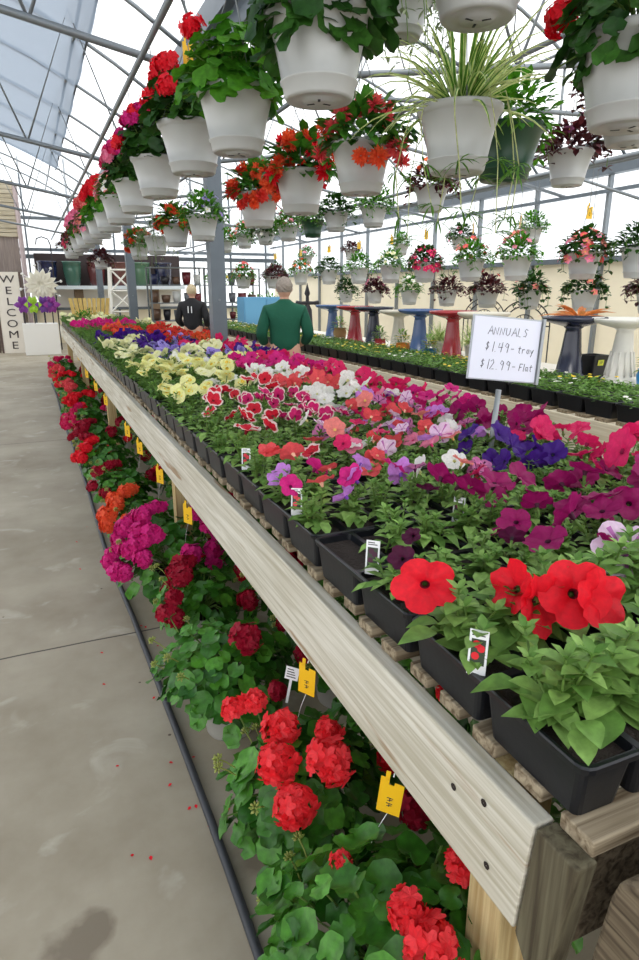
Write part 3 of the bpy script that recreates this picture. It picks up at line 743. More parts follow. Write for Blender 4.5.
for r, row in enumerate(ROWS):
    row = row[:4] if r < 2 else [row[0], row[1], row[2] if (r == 2 or r % 2) else row[3], row[4]]
    for c, key in enumerate(row):
        if c == 3 and r in (13, 26): continue            # the steel posts stand here
        x = .617 + TX/2 + c*.338; y = .500 + TY/2 + r*.468
        if r > 2: x += R.uniform(-.006, .006)
        lab = 'black tray of %s, %s, %s from near end' % (NAMES[key], COLN[c], ordw(r))
        nf, size, fr, skip, hero, ls, lh = 3, 'mid', .043, (), None, None, 1.
        if r == 0 and c == 0:
            size = 'big'; nf = 0; fr = .05; lh = .9; ls = (-.157, .022)
            hero = [('red', (-.165, .168, .198), (-.45, -.75, .45), .058, None), ('red', (-.035, .085, .205), (-.9, -.1, .45), .055, (1, .8, 1)), ('red', (-.015, .045, .19), (.1, -.95, -.1), .052, (1, .75, 1)),
                    ('red', (.03, .02, .212), (-.5, -.7, .45), .056, None), ('red', (.075, -.015, .208), (-.2, -.85, .4), .052, None)]
        elif r == 0 and c == 1: size = 'big'; nf = 0; hero = [('starpink', (.0, .16, .18), (-.5, -.6, .7), .07, None), ('starpink', (.11, .13, .18), (-.3, -.7, .6), .066, None), ('plum', (-.02, .19, .19), (-.9, -.3, .3), .04, (.6, .6, 1.3))]; ls = (-.11, .12)
        elif r == 0: size = 'big'; nf = 1.5; fr = .046
        elif r == 1 and c == 0: size = 'mid'; nf = .6; fr = .026; skip = (1,); ls = (-.13, -.02); hero = [('darkplum', (-.02, -.02, .17), (-.8, -.5, .5), .03, (.8, .8, 1.3))]
        elif r == 1 and c == 1: nf = 2.4; fr = .043; ls = (-.1, .16)
        elif r == 1: nf = 2.4; fr = .047
        elif r == 2: nf = (2.6 if c == 0 else 1.8 if c == 2 else 2.8); fr = (.037 if c < 2 else .043); ls = (-.14, -.05) if c == 0 else (.12, -.1) if c == 1 else None; skip = (5,) if c == 0 else ()
        elif r == 3 and c == 0: nf = .4; ls = (-.13, .0)
        elif r == 4 and c == 0: nf = .8
        elif key == 'redwhite': nf = .8; fr = .046
        elif key == 'magwhite': nf = 2.4; fr = .035
        elif key == 'cwmix': nf = 3.3; fr = .037
        elif key in ('orangered', 'orange'): nf = 3; fr = .034
        elif r > 20: nf = 2.6; fr = .04
        elif key in PANSY or key == 'ywhite': nf = 2.8; fr = .044
        if c > 0 and r > 2 and nf == 3: nf = 3.5
        t = make_pack((x, y, Z0), key, lab, 'bedding plant trays on the long bench', R, nf, size, skip, fr, lh, hero, ls)

# small green trays on bench two
@cached
def mat_plant(v):
    R = random.Random(v+9); mb = MB()
    for i in range(60):
        a = R.random()*6.28; q = math.sqrt(R.random()); p = (math.cos(a)*q*.055, math.sin(a)*q*.11, R.uniform(0, .07))
        l = R.uniform(.03, .05); leaf(mb, p, (R.uniform(-1, 1), R.uniform(-1, 1), R.uniform(-.1, 1.2)), (0, 0, 1), l, l*.4, .3, .2, 4, 0)
    mb.tube([(0, -.1, .012), (0, 0, .02), (0, .1, .012)], .012, 5); mb.tube([(-.05, 0, .012), (.05, 0, .012)], .012, 5)
    return mb.mesh('plant_foliage', [PANLEAF], True)
rr2 = 0
y = 2.42
while y < 13:
    for c in range(2):
        key = R.choice(['goldyellow', 'green', 'goldyellow', 'white'])
        nmm = {'goldyellow': 'golden flowered', 'green': 'plain green', 'white': 'white flowered'}[key]
        t = thing('plant_tray', 'black tray of low %s plants on second bench, %s row, %s from near end' % (nmm, ('front', 'back')[c], ordw(rr2)), 'plant tray', (3.2+c*.34, y, .873), 0, 'low green trays on the second bench')
        obj('cell_tray', TRAY, t); obj('soil', SOILM, t)
        for cx, cy, hx, hy in cells():
            p = obj('bedding_plant', mat_plant(R.randrange(3)), t, (cx, cy, TH-.012), (0, 0, R.choice((0, PI))), (1, 1, .62))
            if key != 'green':
                for q in range(2): place_flower(simple_flower(key, 0), p, (R.uniform(-.04, .04), R.uniform(-.09, .09), R.uniform(.07, .11)), (R.uniform(-.5, .3), R.uniform(-.5, .3), 1), .018, R)
    y += .468; rr2 += 1

# ------------------------------------------------------------------ pots and baskets
def pot_mesh(r, h, m, hanging=True):
    mb = MB(); k_ = r
    prof = [(.001, .0), (.30*k_, .0), (.31*k_, .006), (.50*k_, .006), (.62*k_, .004), (.66*k_, .012), (.70*k_, h*.19), (.74*k_, h*.205), (.74*k_, h*.225), (.715*k_, h*.24), (.79*k_, h*.5), (.93*k_, h-.03), (.95*k_, h-.028), (1.0*k_, h-.022), (1.03*k_, h-.006), (1.02*k_, h), (.97*k_, h), (.93*k_, h-.01), (.86*k_, h-.05), (.001, h-.05)]
    if not hanging: prof = [(.001, 0), (.66*k_, 0), (.68*k_, .006), (.88*k_, h-.03), (.93*k_, h-.03), (.96*k_, h-.004), (.95*k_, h), (.9*k_, h), (.87*k_, h-.03), (.001, h-.03)]
    mb.lathe(prof, 32, 0)
    if hanging:
        for a in (.3, 2.4, 4.5):
            M = Matrix.Rotation(a, 4, 'Z'); mb.box((.10*k_, -.004, -.001), (.26*k_, .004, .0015), 1, M)
    return mb.mesh('pot', [m, BLACKI], True)
POTM = {}
def get_pot(r, h, mkey, hanging=True):
    k_ = (round(r, 3), round(h, 3), mkey, hanging)
    if k_ not in POTM: POTM[k_] = pot_mesh(r, h, MATS[mkey], hanging)
    return POTM[k_]
mat('green_pot_plastic', (30, 66, 44), .35); mat('grey_pot_plastic', (168, 166, 158), .45); mat('terracotta', (188, 104, 66), .7)
def hanger(h, r, up, R):
    mb = MB()
    for k_ in range(3):
        a = k_*2.094+.5; mb.tube([(math.cos(a)*r*.99, math.sin(a)*r*.99, h-.012), (math.cos(a)*r*.45, math.sin(a)*r*.45, h+.20), (0, 0, h+.37)], .0022, 4, 0, False)
    mb.tube([(0, 0, h+.36), (0, 0, up-.02), (0, .018, up+.002), (0, 0, up+.022), (0, -.018, up+.01)], .0028, 5)
    return mb.mesh('hanger_wire', [WIRE], True)
def tagmesh():
    if 'ytag' not in _c:
        mb = MB(); mb.box((-.022, -.0007, -.085), (.022, .0007, -.012)); mb.box((-.022, -.0007, -.012), (-.006, .0007, .004)); mb.box((.004, -.0007, -.012), (.022, .0007, -.004)); mb.box((-.014, -.0007, 0), (-.006, .0007, .02))
        m2 = MB()
        for dx, dz in ((0, -.048), (0, -.062)):
            m2.tube([(dx-.006, -.001, dz+.004), (dx+.006, -.001, dz+.004)], .0009, 4); m2.tube([(dx, -.001, dz+.005), (dx, -.001, dz-.004)], .0009, 4); m2.tube([(dx-.004, -.001, dz-.003), (dx+.005, -.001, dz)], .0009, 4)
        _c['ytag'] = mb.mesh('price_tag', [YELTAG]); _c['ytxt'] = m2.mesh('marker_writing', [BLACKI])
    return _c['ytag'], _c['ytxt']
def basket(loc, r, h, kind, col, label, rail=3.04, potm='white_pot_plastic', ytag=False, seed=0, group='hanging flower baskets', nfl=None, lean=0):
    R = random.Random(seed*31+7); x, y, z = loc
    t = thing('hanging_basket', label, 'hanging basket', (x, y, z-h/2), R.random()*6.28 if not lean else 0, group)
    obj('pot', get_pot(r, h, potm), t)
    mb = MB(); mb.disc((0, 0, h-.022), r*.9, 20); obj('soil', mb.mesh('soil', [SOIL]), t)
    obj('hanger_wire', hanger(h, r, rail-(z-h/2)+.0, R), t)
    fz = h-.01; rz = R.random()*6.28
    if kind == 'geranium': f = obj('foliage', geranium_foliage(seed % 3, r*1.25, .24, 130, .05, 'GERBR', -.2), t, (0, 0, fz), (0, 0, rz))
    elif kind == 'geraniumdark': f = obj('foliage', geranium_foliage(seed % 3+3, r*1.35, .22, 170, .042, 'DKLEAF', -.6 if seed in (1, 31, 32) else -.12), t, (0, 0, fz+.02), (0, 0, rz))
    elif kind == 'ivy': f = obj('foliage', bushy_foliage(seed % 4, r*1.25, .19, 330, .055, 'DKLEAF', .45, .75), t, (0, 0, fz), (0, 0, rz))
    elif kind == 'light': f = obj('foliage', bushy_foliage(seed % 4+4, r*1.25, .20, 340, .06, 'GERBR', .35, .5), t, (0, 0, fz), (0, 0, rz))
    elif kind == 'burg': f = obj('foliage', bushy_foliage(seed % 3+8, r*1.3, .16, 320, .06, 'BURG', .3, .65), t, (0, 0, fz), (0, 0, rz))
    elif kind == 'begonia': f = obj('foliage', bushy_foliage(seed % 3+12, r*1.25, .19, 200, .085, 'GERLEAF', .15, .65), t, (0, 0, fz), (0, 0, rz))
    elif kind == 'grey': f = obj('foliage', bushy_foliage(seed % 3+16, r*1.35, .24, 300, .05, 'GREYLEAF', .9, .3), t, (0, 0, fz), (0, 0, rz))
    elif kind == 'spider':
        obj('foliage', spider_foliage(3), t, (0, 0, fz-.01))
        for q in range(9): obj('runner', spider_runner(q % 4), t, (0, 0, fz), (0, 0, q*.7+R.random()*.4))
    cols = col if isinstance(col, (list, tuple)) else ([col] if col else [])
    n = nfl if nfl is not None else {'geranium': 6, 'geraniumdark': 8, 'ivy': 22, 'light': 14, 'burg': 5, 'begonia': 18, 'grey': 0}.get(kind, 0)
    if cols:
        for q in range(n):
            a = R.random()*6.28; c_ = R.choice(cols); top = R.random()
            if lean and R.random() < .75: a = lean_a(lean, R)-t.rotation_euler.z
            H_ = {'begonia': .17, 'ivy': .17}.get(kind, .22)
            if kind in ('geranium', 'geraniumdark'):
                d = Vector((math.cos(a)*(1-top*.5), math.sin(a)*(1-top*.5), .3+top)).normalized()
                p = Vector((d.x*r*1.45, d.y*r*1.45, fz+d.z*.30)); s = R.uniform(.04, .052); me = geranium_head(c_, q % 3)
                obj('flower_head', me, t, p, frame((d.x, d.y, d.z+.5)).to_euler(), s)
            else:
                zz = R.uniform(-.45, 1) if kind in ('ivy', 'begonia') else R.uniform(0, 1)
                sn = math.sqrt(max(.05, 1-zz*zz)); rr_ = r*1.28*(sn if zz > 0 else 1.02)
                p = Vector((math.cos(a)*rr_, math.sin(a)*rr_, fz+zz*H_*1.1)); d = Vector((math.cos(a), math.sin(a), .4+max(0, zz)))
                me, s = (begonia_head(c_, q % 2), R.uniform(.042, .06)) if kind == 'begonia' else (simple_flower(c_, 0), R.uniform(.028, .042))
                obj('flower', me, t, p, frame(d, R.random()*6).to_euler(), s)
    if ytag:
        tg, tx = tagmesh(); o = obj('price_tag', tg, t, (0, -.004, h+.36), (0, 0, -.6+R.uniform(-.5, .5)), 1.2); obj('marker_writing', tx, o)
    return t
def lean_a(l, R): return l+R.uniform(-.9, .9)

# row A, over the aisle edge of the bench
A = [(1.95, 'geraniumdark', 'red', 0, 'dark leafed'), (2.78, 'geranium', 'red', 2, 'bright green leafy'), (3.55, 'geraniumdark', 'red', 10, 'red geranium'), (4.5, 'geraniumdark', ['magenta', 'red', 'magenta'], 22, 'magenta and red geranium'),
     (5.45, 'geraniumdark', ['magenta', 'hotpink', 'pink'], 26, 'magenta flowered'), (6.4, 'light', ['pink', 'white', 'salmon'], 50, 'pale pink flowered'), (7.3, 'geranium', 'red', 26, 'red geranium'), (8.2, 'geranium', ['salmon', 'coral'], 28, 'salmon flowered'),
     (9.2, 'ivy', ['pink', 'salmon'], 50, 'soft pink flowered'), (10.2, 'geranium', 'pink', 26, 'pink flowered'), (11.2, 'burg', 'darkred', 20, 'wine red'), (12.3, 'ivy', 'hotpink', 40, 'deep pink flowered'), (13.5, 'burg', 'darkred', 20, 'dark red')]
for i, (y, kd, col, n, ds) in enumerate(A):
    basket((.86, y, 2.25 if i < 2 else 2.285), .155 if i < 2 else .168, .235, kd, col, 'white hanging basket of %s plants over the board edge, %s in row' % (ds, ordw(i) if i else 'nearest'), 3.02, seed=i+1, nfl=n, ytag=(i in (2,)), lean=PI if i not in (0, 1) else 0, group='baskets over the bench edge')
# the dangling near red flower of the second basket
B = [(1.54, 2.20, 2.13, .153, .225, 'spider', None, 0, 'striped spider plant with trailing runners'), (1.50, 2.91, 2.14, .145, .22, 'begonia', ['orange', 'coral'], 16, 'green begonia with orange red hanging blooms'),
     (1.50, 3.66, 2.13, .15, .23, 'begonia', ['red', 'orange'], 34, 'bright red begonia, fourth white pot right of post'), (1.58, 4.65, 2.14, .15, .23, 'begonia', ['orange', 'orangered'], 34, 'fiery orange begonia just right of the post'),
     (1.55, 6.15, 2.14, .145, .22, 'light', ['white', 'lavender'], 10, 'airy green and white plants left of the post'), (1.50, 7.1, 2.14, .15, .22, 'begonia', 'orange', 24, 'small orange begonia left of the post'),
     (1.53, 8.4, 2.12, .15, .22, 'grey', None, 0, 'silvery trailing foliage between the two posts'), (1.53, 9.8, 2.12, .15, .22, 'begonia', 'orange', 20, 'orange begonia close to the second post')]
for i, (x, y, z, r, h, kd, col, n, ds) in enumerate(B):
    basket((x, y, z), r, h, kd, col, 'white hanging basket of %s' % ds, 2.98, seed=20+i, nfl=n, group='baskets over the middle of the bench')
basket((1.30, 1.80, 2.475), .165, .24, 'geraniumdark', 'red', 'white hanging basket seen from below at the top edge of the photo', 2.98, seed=31, nfl=3, group='baskets over the middle of the bench')
basket((1.75, 1.62, 2.20), .17, .25, 'geraniumdark', 'red', 'large white hanging basket of dark leaves and red flowers at the right edge', 2.98, seed=32, nfl=9, lean=2.6, group='baskets over the middle of the bench')
basket((2.36, 2.15, 2.28), .15, .22, 'burg', ['red', 'orange'], 'white basket with red blooms half hidden behind the large right one', 3.08, seed=33, nfl=10, group='baskets over the middle of the bench')
basket((2.0, 2.5, 2.17), .16, .22, 'light', None, 'dark green hanging basket tucked right behind the spider plant', 2.98, 'green_pot_plastic', seed=34)
basket((1.50, 2.58, 2.64), .12, .15, 'grey', 'white', 'hanging basket of small white flowers high between the two largest pots', 3.10, seed=35, nfl=80)
RC = [(3.13, 3.30, 'burg', ['darkplum'], 4, 'burgundy leafed'), (3.12, 4.80, 'burg', 'orange', 4, 'dark burgundy leafed'), (3.32, 6.15, 'light', None, 0, 'plain green'), (3.18, 6.75, 'ivy', None, 0, 'dark green leafy'),
      (3.27, 7.6, 'light', None, 0, 'green potted'), (3.22, 8.3, 'light', 'pink', 14, 'pink and green'), (3.19, 9.1, 'ivy', 'white', 12, 'white flecked'), (3.16, 10.0, 'light', ['salmon'], 14, 'salmon pink'), (3.2, 11.2, 'light', ['salmon'], 14, 'faded pink')]
for i, (x, y, kd, col, n, ds) in enumerate(RC):
    basket((x, y, 2.31), .14, .2, kd, col, '%s hanging basket of %s plants over the second walk, %s in row' % ('dark green' if i == 4 else 'white', ds, ordw(i) if i else 'nearest'), 3.08, potm='green_pot_plastic' if i == 4 else 'white_pot_plastic', seed=50+i, nfl=n, group='baskets over the second walk')
RD = [(4.40, 3.78, 'ivy', None, 0, 'dark green'), (4.40, 4.35, 'ivy', ['salmon', 'coral', 'pink'], 44, 'salmon pink flowered'), (4.40, 5.2, 'light', ['salmon', 'pink'], 16, 'pale salmon flowered'), (4.40, 5.93, 'light', ['salmon', 'coral'], 14, 'green with coral flowers'),
      (4.40, 6.83, 'ivy', 'hotpink', 70, 'hot pink flowered'), (4.42, 7.68, 'light', 'cream', 12, 'cream and green'), (4.5, 8.75, 'light', None, 0, 'fine green leafed'), (4.5, 9.8, 'ivy', None, 0, 'green trailing'), (4.5, 11.0, 'light', ['orange'], 16, 'orange flowered'), (4.5, 12.3, 'ivy', ['coral'], 10, 'coral flecked')]
for i, (x, y, kd, col, n, ds) in enumerate(RD):
    basket((x, y, 1.80), .15, .23, kd, col, 'white hanging basket of %s plants over the birdbaths, %s in upper row' % (ds, ordw(i) if i else 'nearest'), 2.74, ytag=True, seed=70+i, nfl=n, group='upper baskets over the birdbaths')
RE_ = [(4.0, 'burg', None, 0), (4.75, 'ivy', ['salmon'], 8), (5.5, 'ivy', ['salmon'], 8), (6.2, 'burg', ['darkred'], 6), (7.0, 'burg', None, 0), (7.9, 'light', 'white', 10), (8.9, 'burg', ['pink'], 8), (9.9, 'ivy', None, 0)]
for i, (y, kd, col, n) in enumerate(RE_):
    basket((4.86, y, 1.50), .135, .2, kd, col, 'small white basket of %s plants in the lower row behind the birdbaths, %s' % ('dark burgundy' if kd == 'burg' else 'trailing green', ordw(i) if i else 'nearest'), 2.69, seed=90+i, nfl=n, group='lower baskets over the birdbaths')
for i, (x, y, z, kd, col) in enumerate([(6.3, 7.2, 2.3, 'light', 'white'), (6.3, 8.8, 2.3, 'ivy', 'pink'), (6.3, 10.6, 2.3, 'light', None), (6.3, 12.6, 2.3, 'burg', None), (6.3, 15, 2.3, 'light', 'pink')]):
    basket((x, y, z), .15, .2, kd, col, 'distant white basket hung near the outer wall, %s along' % ordw(i), 2.98, seed=120+i, nfl=12, group='baskets by the outer wall')
basket((1.12, 11.0, 1.98), .12, .14, 'burg', 'white', 'small dark basket hanging in front of the wooden lattice tower', 3.0, seed=130, nfl=4)
for i, (x, y, kd, col) in enumerate([(3.4, 10.9, 'light', ['coral']), (3.85, 10.6, 'burg', None), (3.3, 12.2, 'light', ['goldyellow'])]):
    basket((x, y, 1.72), .15, .2, kd, col, ['low basket of coral flowers left of the green jacketed person', 'low basket of purple leaves just right of the grey haired head', 'low basket of golden flowers far behind'][i], 3.08, seed=140+i, nfl=18)

# ------------------------------------------------------------------ geraniums on the floor
FG = [(.48, .82, .48, 'scarlet', 'scarlet', 4, .27), (.45, 1.36, .42, 'scarlet', 'scarlet', 6, .23), (.47, 2.02, .40, 'darkred', 'dark red', 3, .26), (.52, 2.62, .36, 'darkred', 'deep crimson', 9, .2), (.48, 3.14, .46, 'magenta', 'magenta', 46, .29),
      (.44, 3.9, .34, 'orange', 'orange red', 9, .22), (.42, 4.6, .34, 'darkred', 'wine red', 8, .22), (.40, 5.4, .36, 'red', 'bright red', 12, .24), (.42, 6.3, .36, 'darkred', 'crimson', 14, .24), (.40, 7.2, .36, 'hotpink', 'rose red', 16, .24),
      (.42, 8.2, .34, 'red', 'clear red', 16, .24), (.40, 9.3, .36, 'coral', 'coral red', 18, .24), (.40, 10.4, .34, 'red', 'tomato red', 16, .24), (.40, 11.6, .34, 'coral', 'coral', 16, .24), (.42, 12.9, .34, 'hotpink', 'rose', 14, .24)]
HD0 = [(.53, .70, .47, .046), (.52, .765, .485, .036), (.66, .79, .5, .034), (.47, .95, .44, .022)]
HD1 = [(.50, 1.39, .45, .048), (.45, 1.29, .43, .05), (.45, 1.17, .40, .048), (.56, 1.2, .47, .052), (.60, 1.30, .47, .034), (.42, 1.56, .42, .038), (.47, 1.54, .44, .038)]
R = random.Random(5)
def floor_pot(x, y, H, col, cn, n, rad, lab, seed, heads=None, magenta=False):
    t = thing('potted_geranium', lab, 'potted plant', (x, y, 0), 0, 'potted geraniums on the floor')
    obj('pot', get_pot(.13, .2, 'grey_pot_plastic', False), t)
    mb = MB(); mb.disc((0, 0, .185), .11, 20); obj('soil', mb.mesh('soil', [SOIL]), t)
    f = obj('foliage', geranium_foliage(seed % 4, rad, H-.19, 420 if rad > .28 and y < 1 else 230 if rad > .2 and y < 3 and x < .7 else 110, .036 if y < 3 and x < .7 else .042, 'GERLEAF', -.35), t, (0, 0, .21), (0, 0, R.random()*6))
    RR = random.Random(seed)
    for q in range(n):
        a = RR.random()*6.28; top = RR.uniform(0, 1)
        if RR.random() < .7: a = PI+RR.uniform(-1.5, 1.2)
        d = Vector((math.cos(a)*(1-top*.6), math.sin(a)*(1-top*.6), top)); d.normalize()
        p = Vector((d.x*(rad+.03), d.y*(rad+.03), .22+max(.0, d.z)*(H-.16)))
        obj('flower_head', geranium_head(col, q % 3), t, p, frame((d.x*.7, d.y*.7, d.z+.5)).to_euler(), RR.uniform(.036, .05))
    for (hx, hy, hz, s) in (heads or []):
        obj('flower_head', geranium_head(col, int(hx*100) % 3), t, (hx-x, hy-y, hz), frame((hx-x, hy-y, .35)).to_euler(), s)
    for q in range(5):
        a = PI+RR.uniform(-1.3, 1.3); obj('bud_cluster', bud_cluster(q), t, (math.cos(a)*(rad+.02), math.sin(a)*(rad+.02), .27+RR.random()*.16), frame((math.cos(a), math.sin(a), 1)).to_euler(), .016)
    return t
for i, (x, y, H, col, cn, n, rad) in enumerate(FG):
    heads = None; x += (.06, .10, .05)[min(i, 2)]; rad *= (1.12 if i == 0 else .92)
    if i == 0: n = 0; heads = HD0
    if i == 1: n = 0; heads = HD1
    if i == 2: n = 0; heads = [(.56, 1.9, .44, .052), (.36, 2.3, .38, .04), (.60, 1.7, .34, .03)]
    floor_pot(x, y, H, col, cn, n, rad, 'potted geranium with %s flowers on the floor against the bench, %s from the camera' % (cn, ordw(i) if i else 'nearest'), 200+i, heads)
for i in range(22):
    y = .98+i*.52; col, cn = [('darkred', 'dark red'), ('red', 'scarlet'), ('darkred', 'crimson')][i % 3]
    floor_pot(.98, y, .4, col, cn, 5, .24, 'geranium with %s flowers in shade beneath the bench, %s of the inner row' % (cn, ordw(i) if i else 'nearest'), 300+i)
# fallen petals
R = random.Random(11)
PETF = MB(); leaf(PETF, (0, 0, .002), (1, 0, .1), (0, 0, 1), .014, .011, -.2, .2, 4); PETF = PETF.mesh('petal', [pm('red')], True)
for i in range(26):
    y = R.uniform(1.3, 4.5); tag(obj('fallen_petal', PETF, None, (R.uniform(.24, .40)+(.0 if R.random() < .7 else -.2), y, .001), (0, 0, R.random()*6)), 'red fallen petal lying on the concrete near the black hose', 'petal', 'fallen red petals on the floor')
# hose
mb = MB(); pts = []
for i in range(60):
    y = .4+i*.2; pts.append((.325-.011*max(0, y-1.5)*(.9 if y < 7 else .75)+.012*math.sin(y*1.3)-(.02 if y > 3 else 0)*min(1, y-3 if y > 3 else 0), y, .0135))
mb.tube(pts, .0135, 10); tag(obj('hose', mb.mesh('hose', [mat('black_rubber', (52, 54, 58), .55)], True)), 'long black rubber hose lying on the floor beside the geraniums', 'hose')
# yellow tags hanging off the board
tg, tx = tagmesh()
for i, (y, z) in enumerate([(.925, .632), (1.38, .632), (2.84, .632), (3.56, .632), (4.3, .632), (4.9, .632), (6.4, .632), (7.4, .632), (8.6, .632)]):
    mb = MB(); t = obj('price_tag', tg, None, (.575, y, .628), (.12, .12, -.75 if i == 0 else -.9), 1.15)
    tag(t, 'yellow plastic price tag hanging below the pale board, %s from the camera' % (ordw(i) if i else 'nearest'), 'tag', 'yellow tags under the bench board'); obj('marker_writing', tx, t)
    mb.tube([(0, 0, .01), (0, .003, .016)], .001, 4); mb.tube([(0, 0, -.084), (-.012, 0, -.13), (-.02, 0, -.18)], .0007, 4); obj('string', mb.mesh('string', [WHITEP]), t)
mb = MB(); mb.box((-.02, -.001, 0), (.02, .001, .05)); mb.box((-.004, -.001, -.1), (.004, .001, 0))
o = tag(obj('plant_label', mb.mesh('plant_label', [WHITEP]), None, (.58, 1.52, .50), (.2, .2, -.6)), 'white printed plant label half hidden beneath the pale board', 'label')
mb = MB()
for q in range(4): mb.box((-.015, -.002, .01+q*.01), (.013-q*.003, -.0012, .013+q*.01))
obj('printing', mb.mesh('printing', [BLACKI]), o)

# ------------------------------------------------------------------ ANNUALS sign
GL = {'A': [[(0, 0), (.45, 1), (.85, 0)], [(.15, .38), (.7, .42)]], 'N': [[(0, 0), (.05, .85), (.55, .05), (.65, .9)]], 'U': [[(0, .9), (.05, .15), (.35, 0), (.6, .25), (.62, .9)]],
      'L': [[(.1, 1), (.05, .05), (.5, 0)]], 'S': [[(.6, .85), (.3, 1), (.1, .75), (.5, .4), (.35, .05), (0, .1)]], '$': [[(.4, .8), (.2, .9), (.05, .7), (.4, .45), (.25, .25), (0, .3)], [(.22, 1), (.2, .1)]],
      '1': [[(.2, 1), (.15, 0)]], '4': [[(.1, .9), (.0, .45), (.55, .5)], [(.5, 1), (.42, 0)]], '9': [[(.5, .8), (.2, .95), (.05, .65), (.3, .5), (.5, .8), (.4, 0)]], '2': [[(0, .8), (.3, 1), (.45, .7), (0, 0), (.55, .05)]],
      '-': [[(0, .4), (.4, .42)]], '.': [[(.05, .0), (.08, .05)]], 't': [[(.25, .9), (.2, .1), (.4, 0)], [(0, .6), (.5, .65)]], 'r': [[(.05, .6), (.05, 0)], [(.05, .4), (.3, .6), (.45, .5)]],
      'a': [[(.5, .55), (.15, .55), (.05, .2), (.25, 0), (.5, .5), (.55, 0)]], 'y': [[(0, .55), (.2, .1), (.5, .6)], [(.5, .6), (.15, -.4)]], 'F': [[(.1, .95), (.05, 0)], [(.1, .95), (.6, .95)], [(.08, .5), (.45, .5)]], 'l': [[(.15, 1), (.1, 0), (.2, 0)]]}
def hand(txt, x, z, h, mb, sp=.72):
    for ch in txt:
        if ch == ' ': x += h*.5; continue
        for st in GL[ch]: mb.tube([(x+a*h*.8+b*h*.08, -.0032, z+b*h) for a, b in st], .0012, 4)
        x += h*(sp if ch not in '1l.' else sp*.5)
sg = thing('price_sign', 'white handwritten annuals price board on a metal stake in the trays', 'sign', (1.560, 1.915, .88), rot=(0, 0, 0))
W = Vector((math.sin(math.radians(104)), math.cos(math.radians(104)), 0)).normalized()
sg.rotation_euler = (0, 0, math.atan2(W.y, W.x)); tilt = Matrix.Rotation(math.radians(4.2), 4, 'Y')
mb = MB(); mb.tube([(-.0, 0, 0), (.022, 0, .36)], .011, 8); mb.tube([(0, 0, 0), (.0, 0, -.02)], .012, 8); obj('stake', mb.mesh('stake', [mat('grey_stake', (150, 154, 156), .4, .5)], True), sg)
bd = obj('board', None, sg) if False else None
mb = MB(); mb.box((-.140, 0, 0), (.140, .006, .232)); bd = obj('backing_board', mb.mesh('backing_board', [mat('grey_board', (176, 180, 186), .5)]), sg, (.024, -.014, .395), (math.radians(-6), math.radians(5.5), 0))
mb = MB(); mb.box((-.134, -.003, .004), (.128, -.0005, .226)); obj('paper', mb.mesh('paper', [mat('sign_paper', (222, 224, 236), .5)]), bd)
mb = MB(); hand('ANNUALS', -.078, .165, .030, mb, .78); hand('$1.49-', -.082, .104, .036, mb, .70); hand('tray', .048, .106, .027, mb, .62); hand('$12.99-', -.094, .040, .036, mb, .70); hand('Flat', .060, .042, .027, mb, .62)
obj('handwriting', mb.mesh('handwriting', [BLACKI]), bd)
mb = MB(); mb.box((.132, -.012, -.004), (.142, .008, .236)); obj('edge_clip', mb.mesh('edge_clip', [mat('grey_stake', (150, 154, 156))]), bd)

# ------------------------------------------------------------------ birdbaths
def bb_mesh(s=1.):
    m = MB(); m.lathe([(.001, 0), (.155, 0), (.16, .012), (.155, .04), (.135, .05), (.125, .075), (.105, .09), (.075, .3), (.062, .44), (.058, .47), (.075, .485), (.06, .5), (.001, .5)], 24)
    b = MB(); b.lathe([(.001, .49), (.08, .49), (.15, .51), (.225, .535), (.245, .555), (.24, .572), (.225, .57), (.2, .55), (.1, .53), (.001, .525)], 32)
    return m, b
BBC = {'navy': (34, 38, 58), 'red': (158, 42, 50), 'blue': (70, 96, 140), 'cream': (206, 200, 184), 'black': (42, 42, 50), 'white': (210, 208, 200)}
BB = [(4.05, 3.52, 'white', 'cream white birdbath at the right edge of the photo', 1.0), (3.88, 3.86, 'navy', 'dark navy glazed birdbath right of the price board', 1.0), (3.88, 4.98, 'cream', 'cream birdbath mostly hidden behind the price board', 1.0),
      (3.88, 5.46, 'red', 'larger red birdbath just left of the price board', 1.0), (3.88, 6.07, 'blue', 'slate blue birdbath left of the larger red one', 1.), (3.93, 6.60, 'cream', 'cream birdbath between the blue and navy ones', .95),
      (3.88, 7.12, 'navy', 'navy birdbath right of the farther red one', 1.), (3.88, 7.63, 'red', 'farther red birdbath between navy and blue ones', 1.), (3.88, 8.32, 'blue', 'farther blue birdbath beside the dark finial post', 1.)]
for i, (x, y, cn, lb, s) in enumerate(BB):
    t = thing('birdbath', lb, 'birdbath', (x, y, .8865), 0, 'glazed birdbaths on the second bench'); t.scale = (s, s, s*.9)
    m_ = mat('glaze_'+cn, BBC[cn], .25 if cn not in ('cream', 'white') else .7, spec=.6, var=.15, vscale=5); a, b = bb_mesh()
    obj('pedestal', a.mesh('pedestal', [m_], True), t); obj('bowl', b.mesh('bowl', [m_], True), t)
    if cn == 'white':
        for q in range(12):
            m2 = MB(); m2.tube([(math.cos(q*.5236)*.108, math.sin(q*.5236)*.108, .1), (math.cos(q*.5236)*.078, math.sin(q*.5236)*.078, .3)], .008, 5); obj('flute', m2.mesh('flute', [m_], True), t)
t = thing('garden_finial', 'dark cross shaped garden post standing behind the farthest birdbath', 'garden ornament', (3.95, 9.4, .8865)); dk = mat('dark_iron', (44, 42, 46), .5, .3)
mb = MB(); mb.lathe([(.001, 0), (.13, 0), (.13, .04), (.09, .08), (.07, .42), (.03, .5), (.025, .62), (.045, .66), (.02, .75), (.001, .82)], 16); obj('post', mb.mesh('post', [dk], True), t)
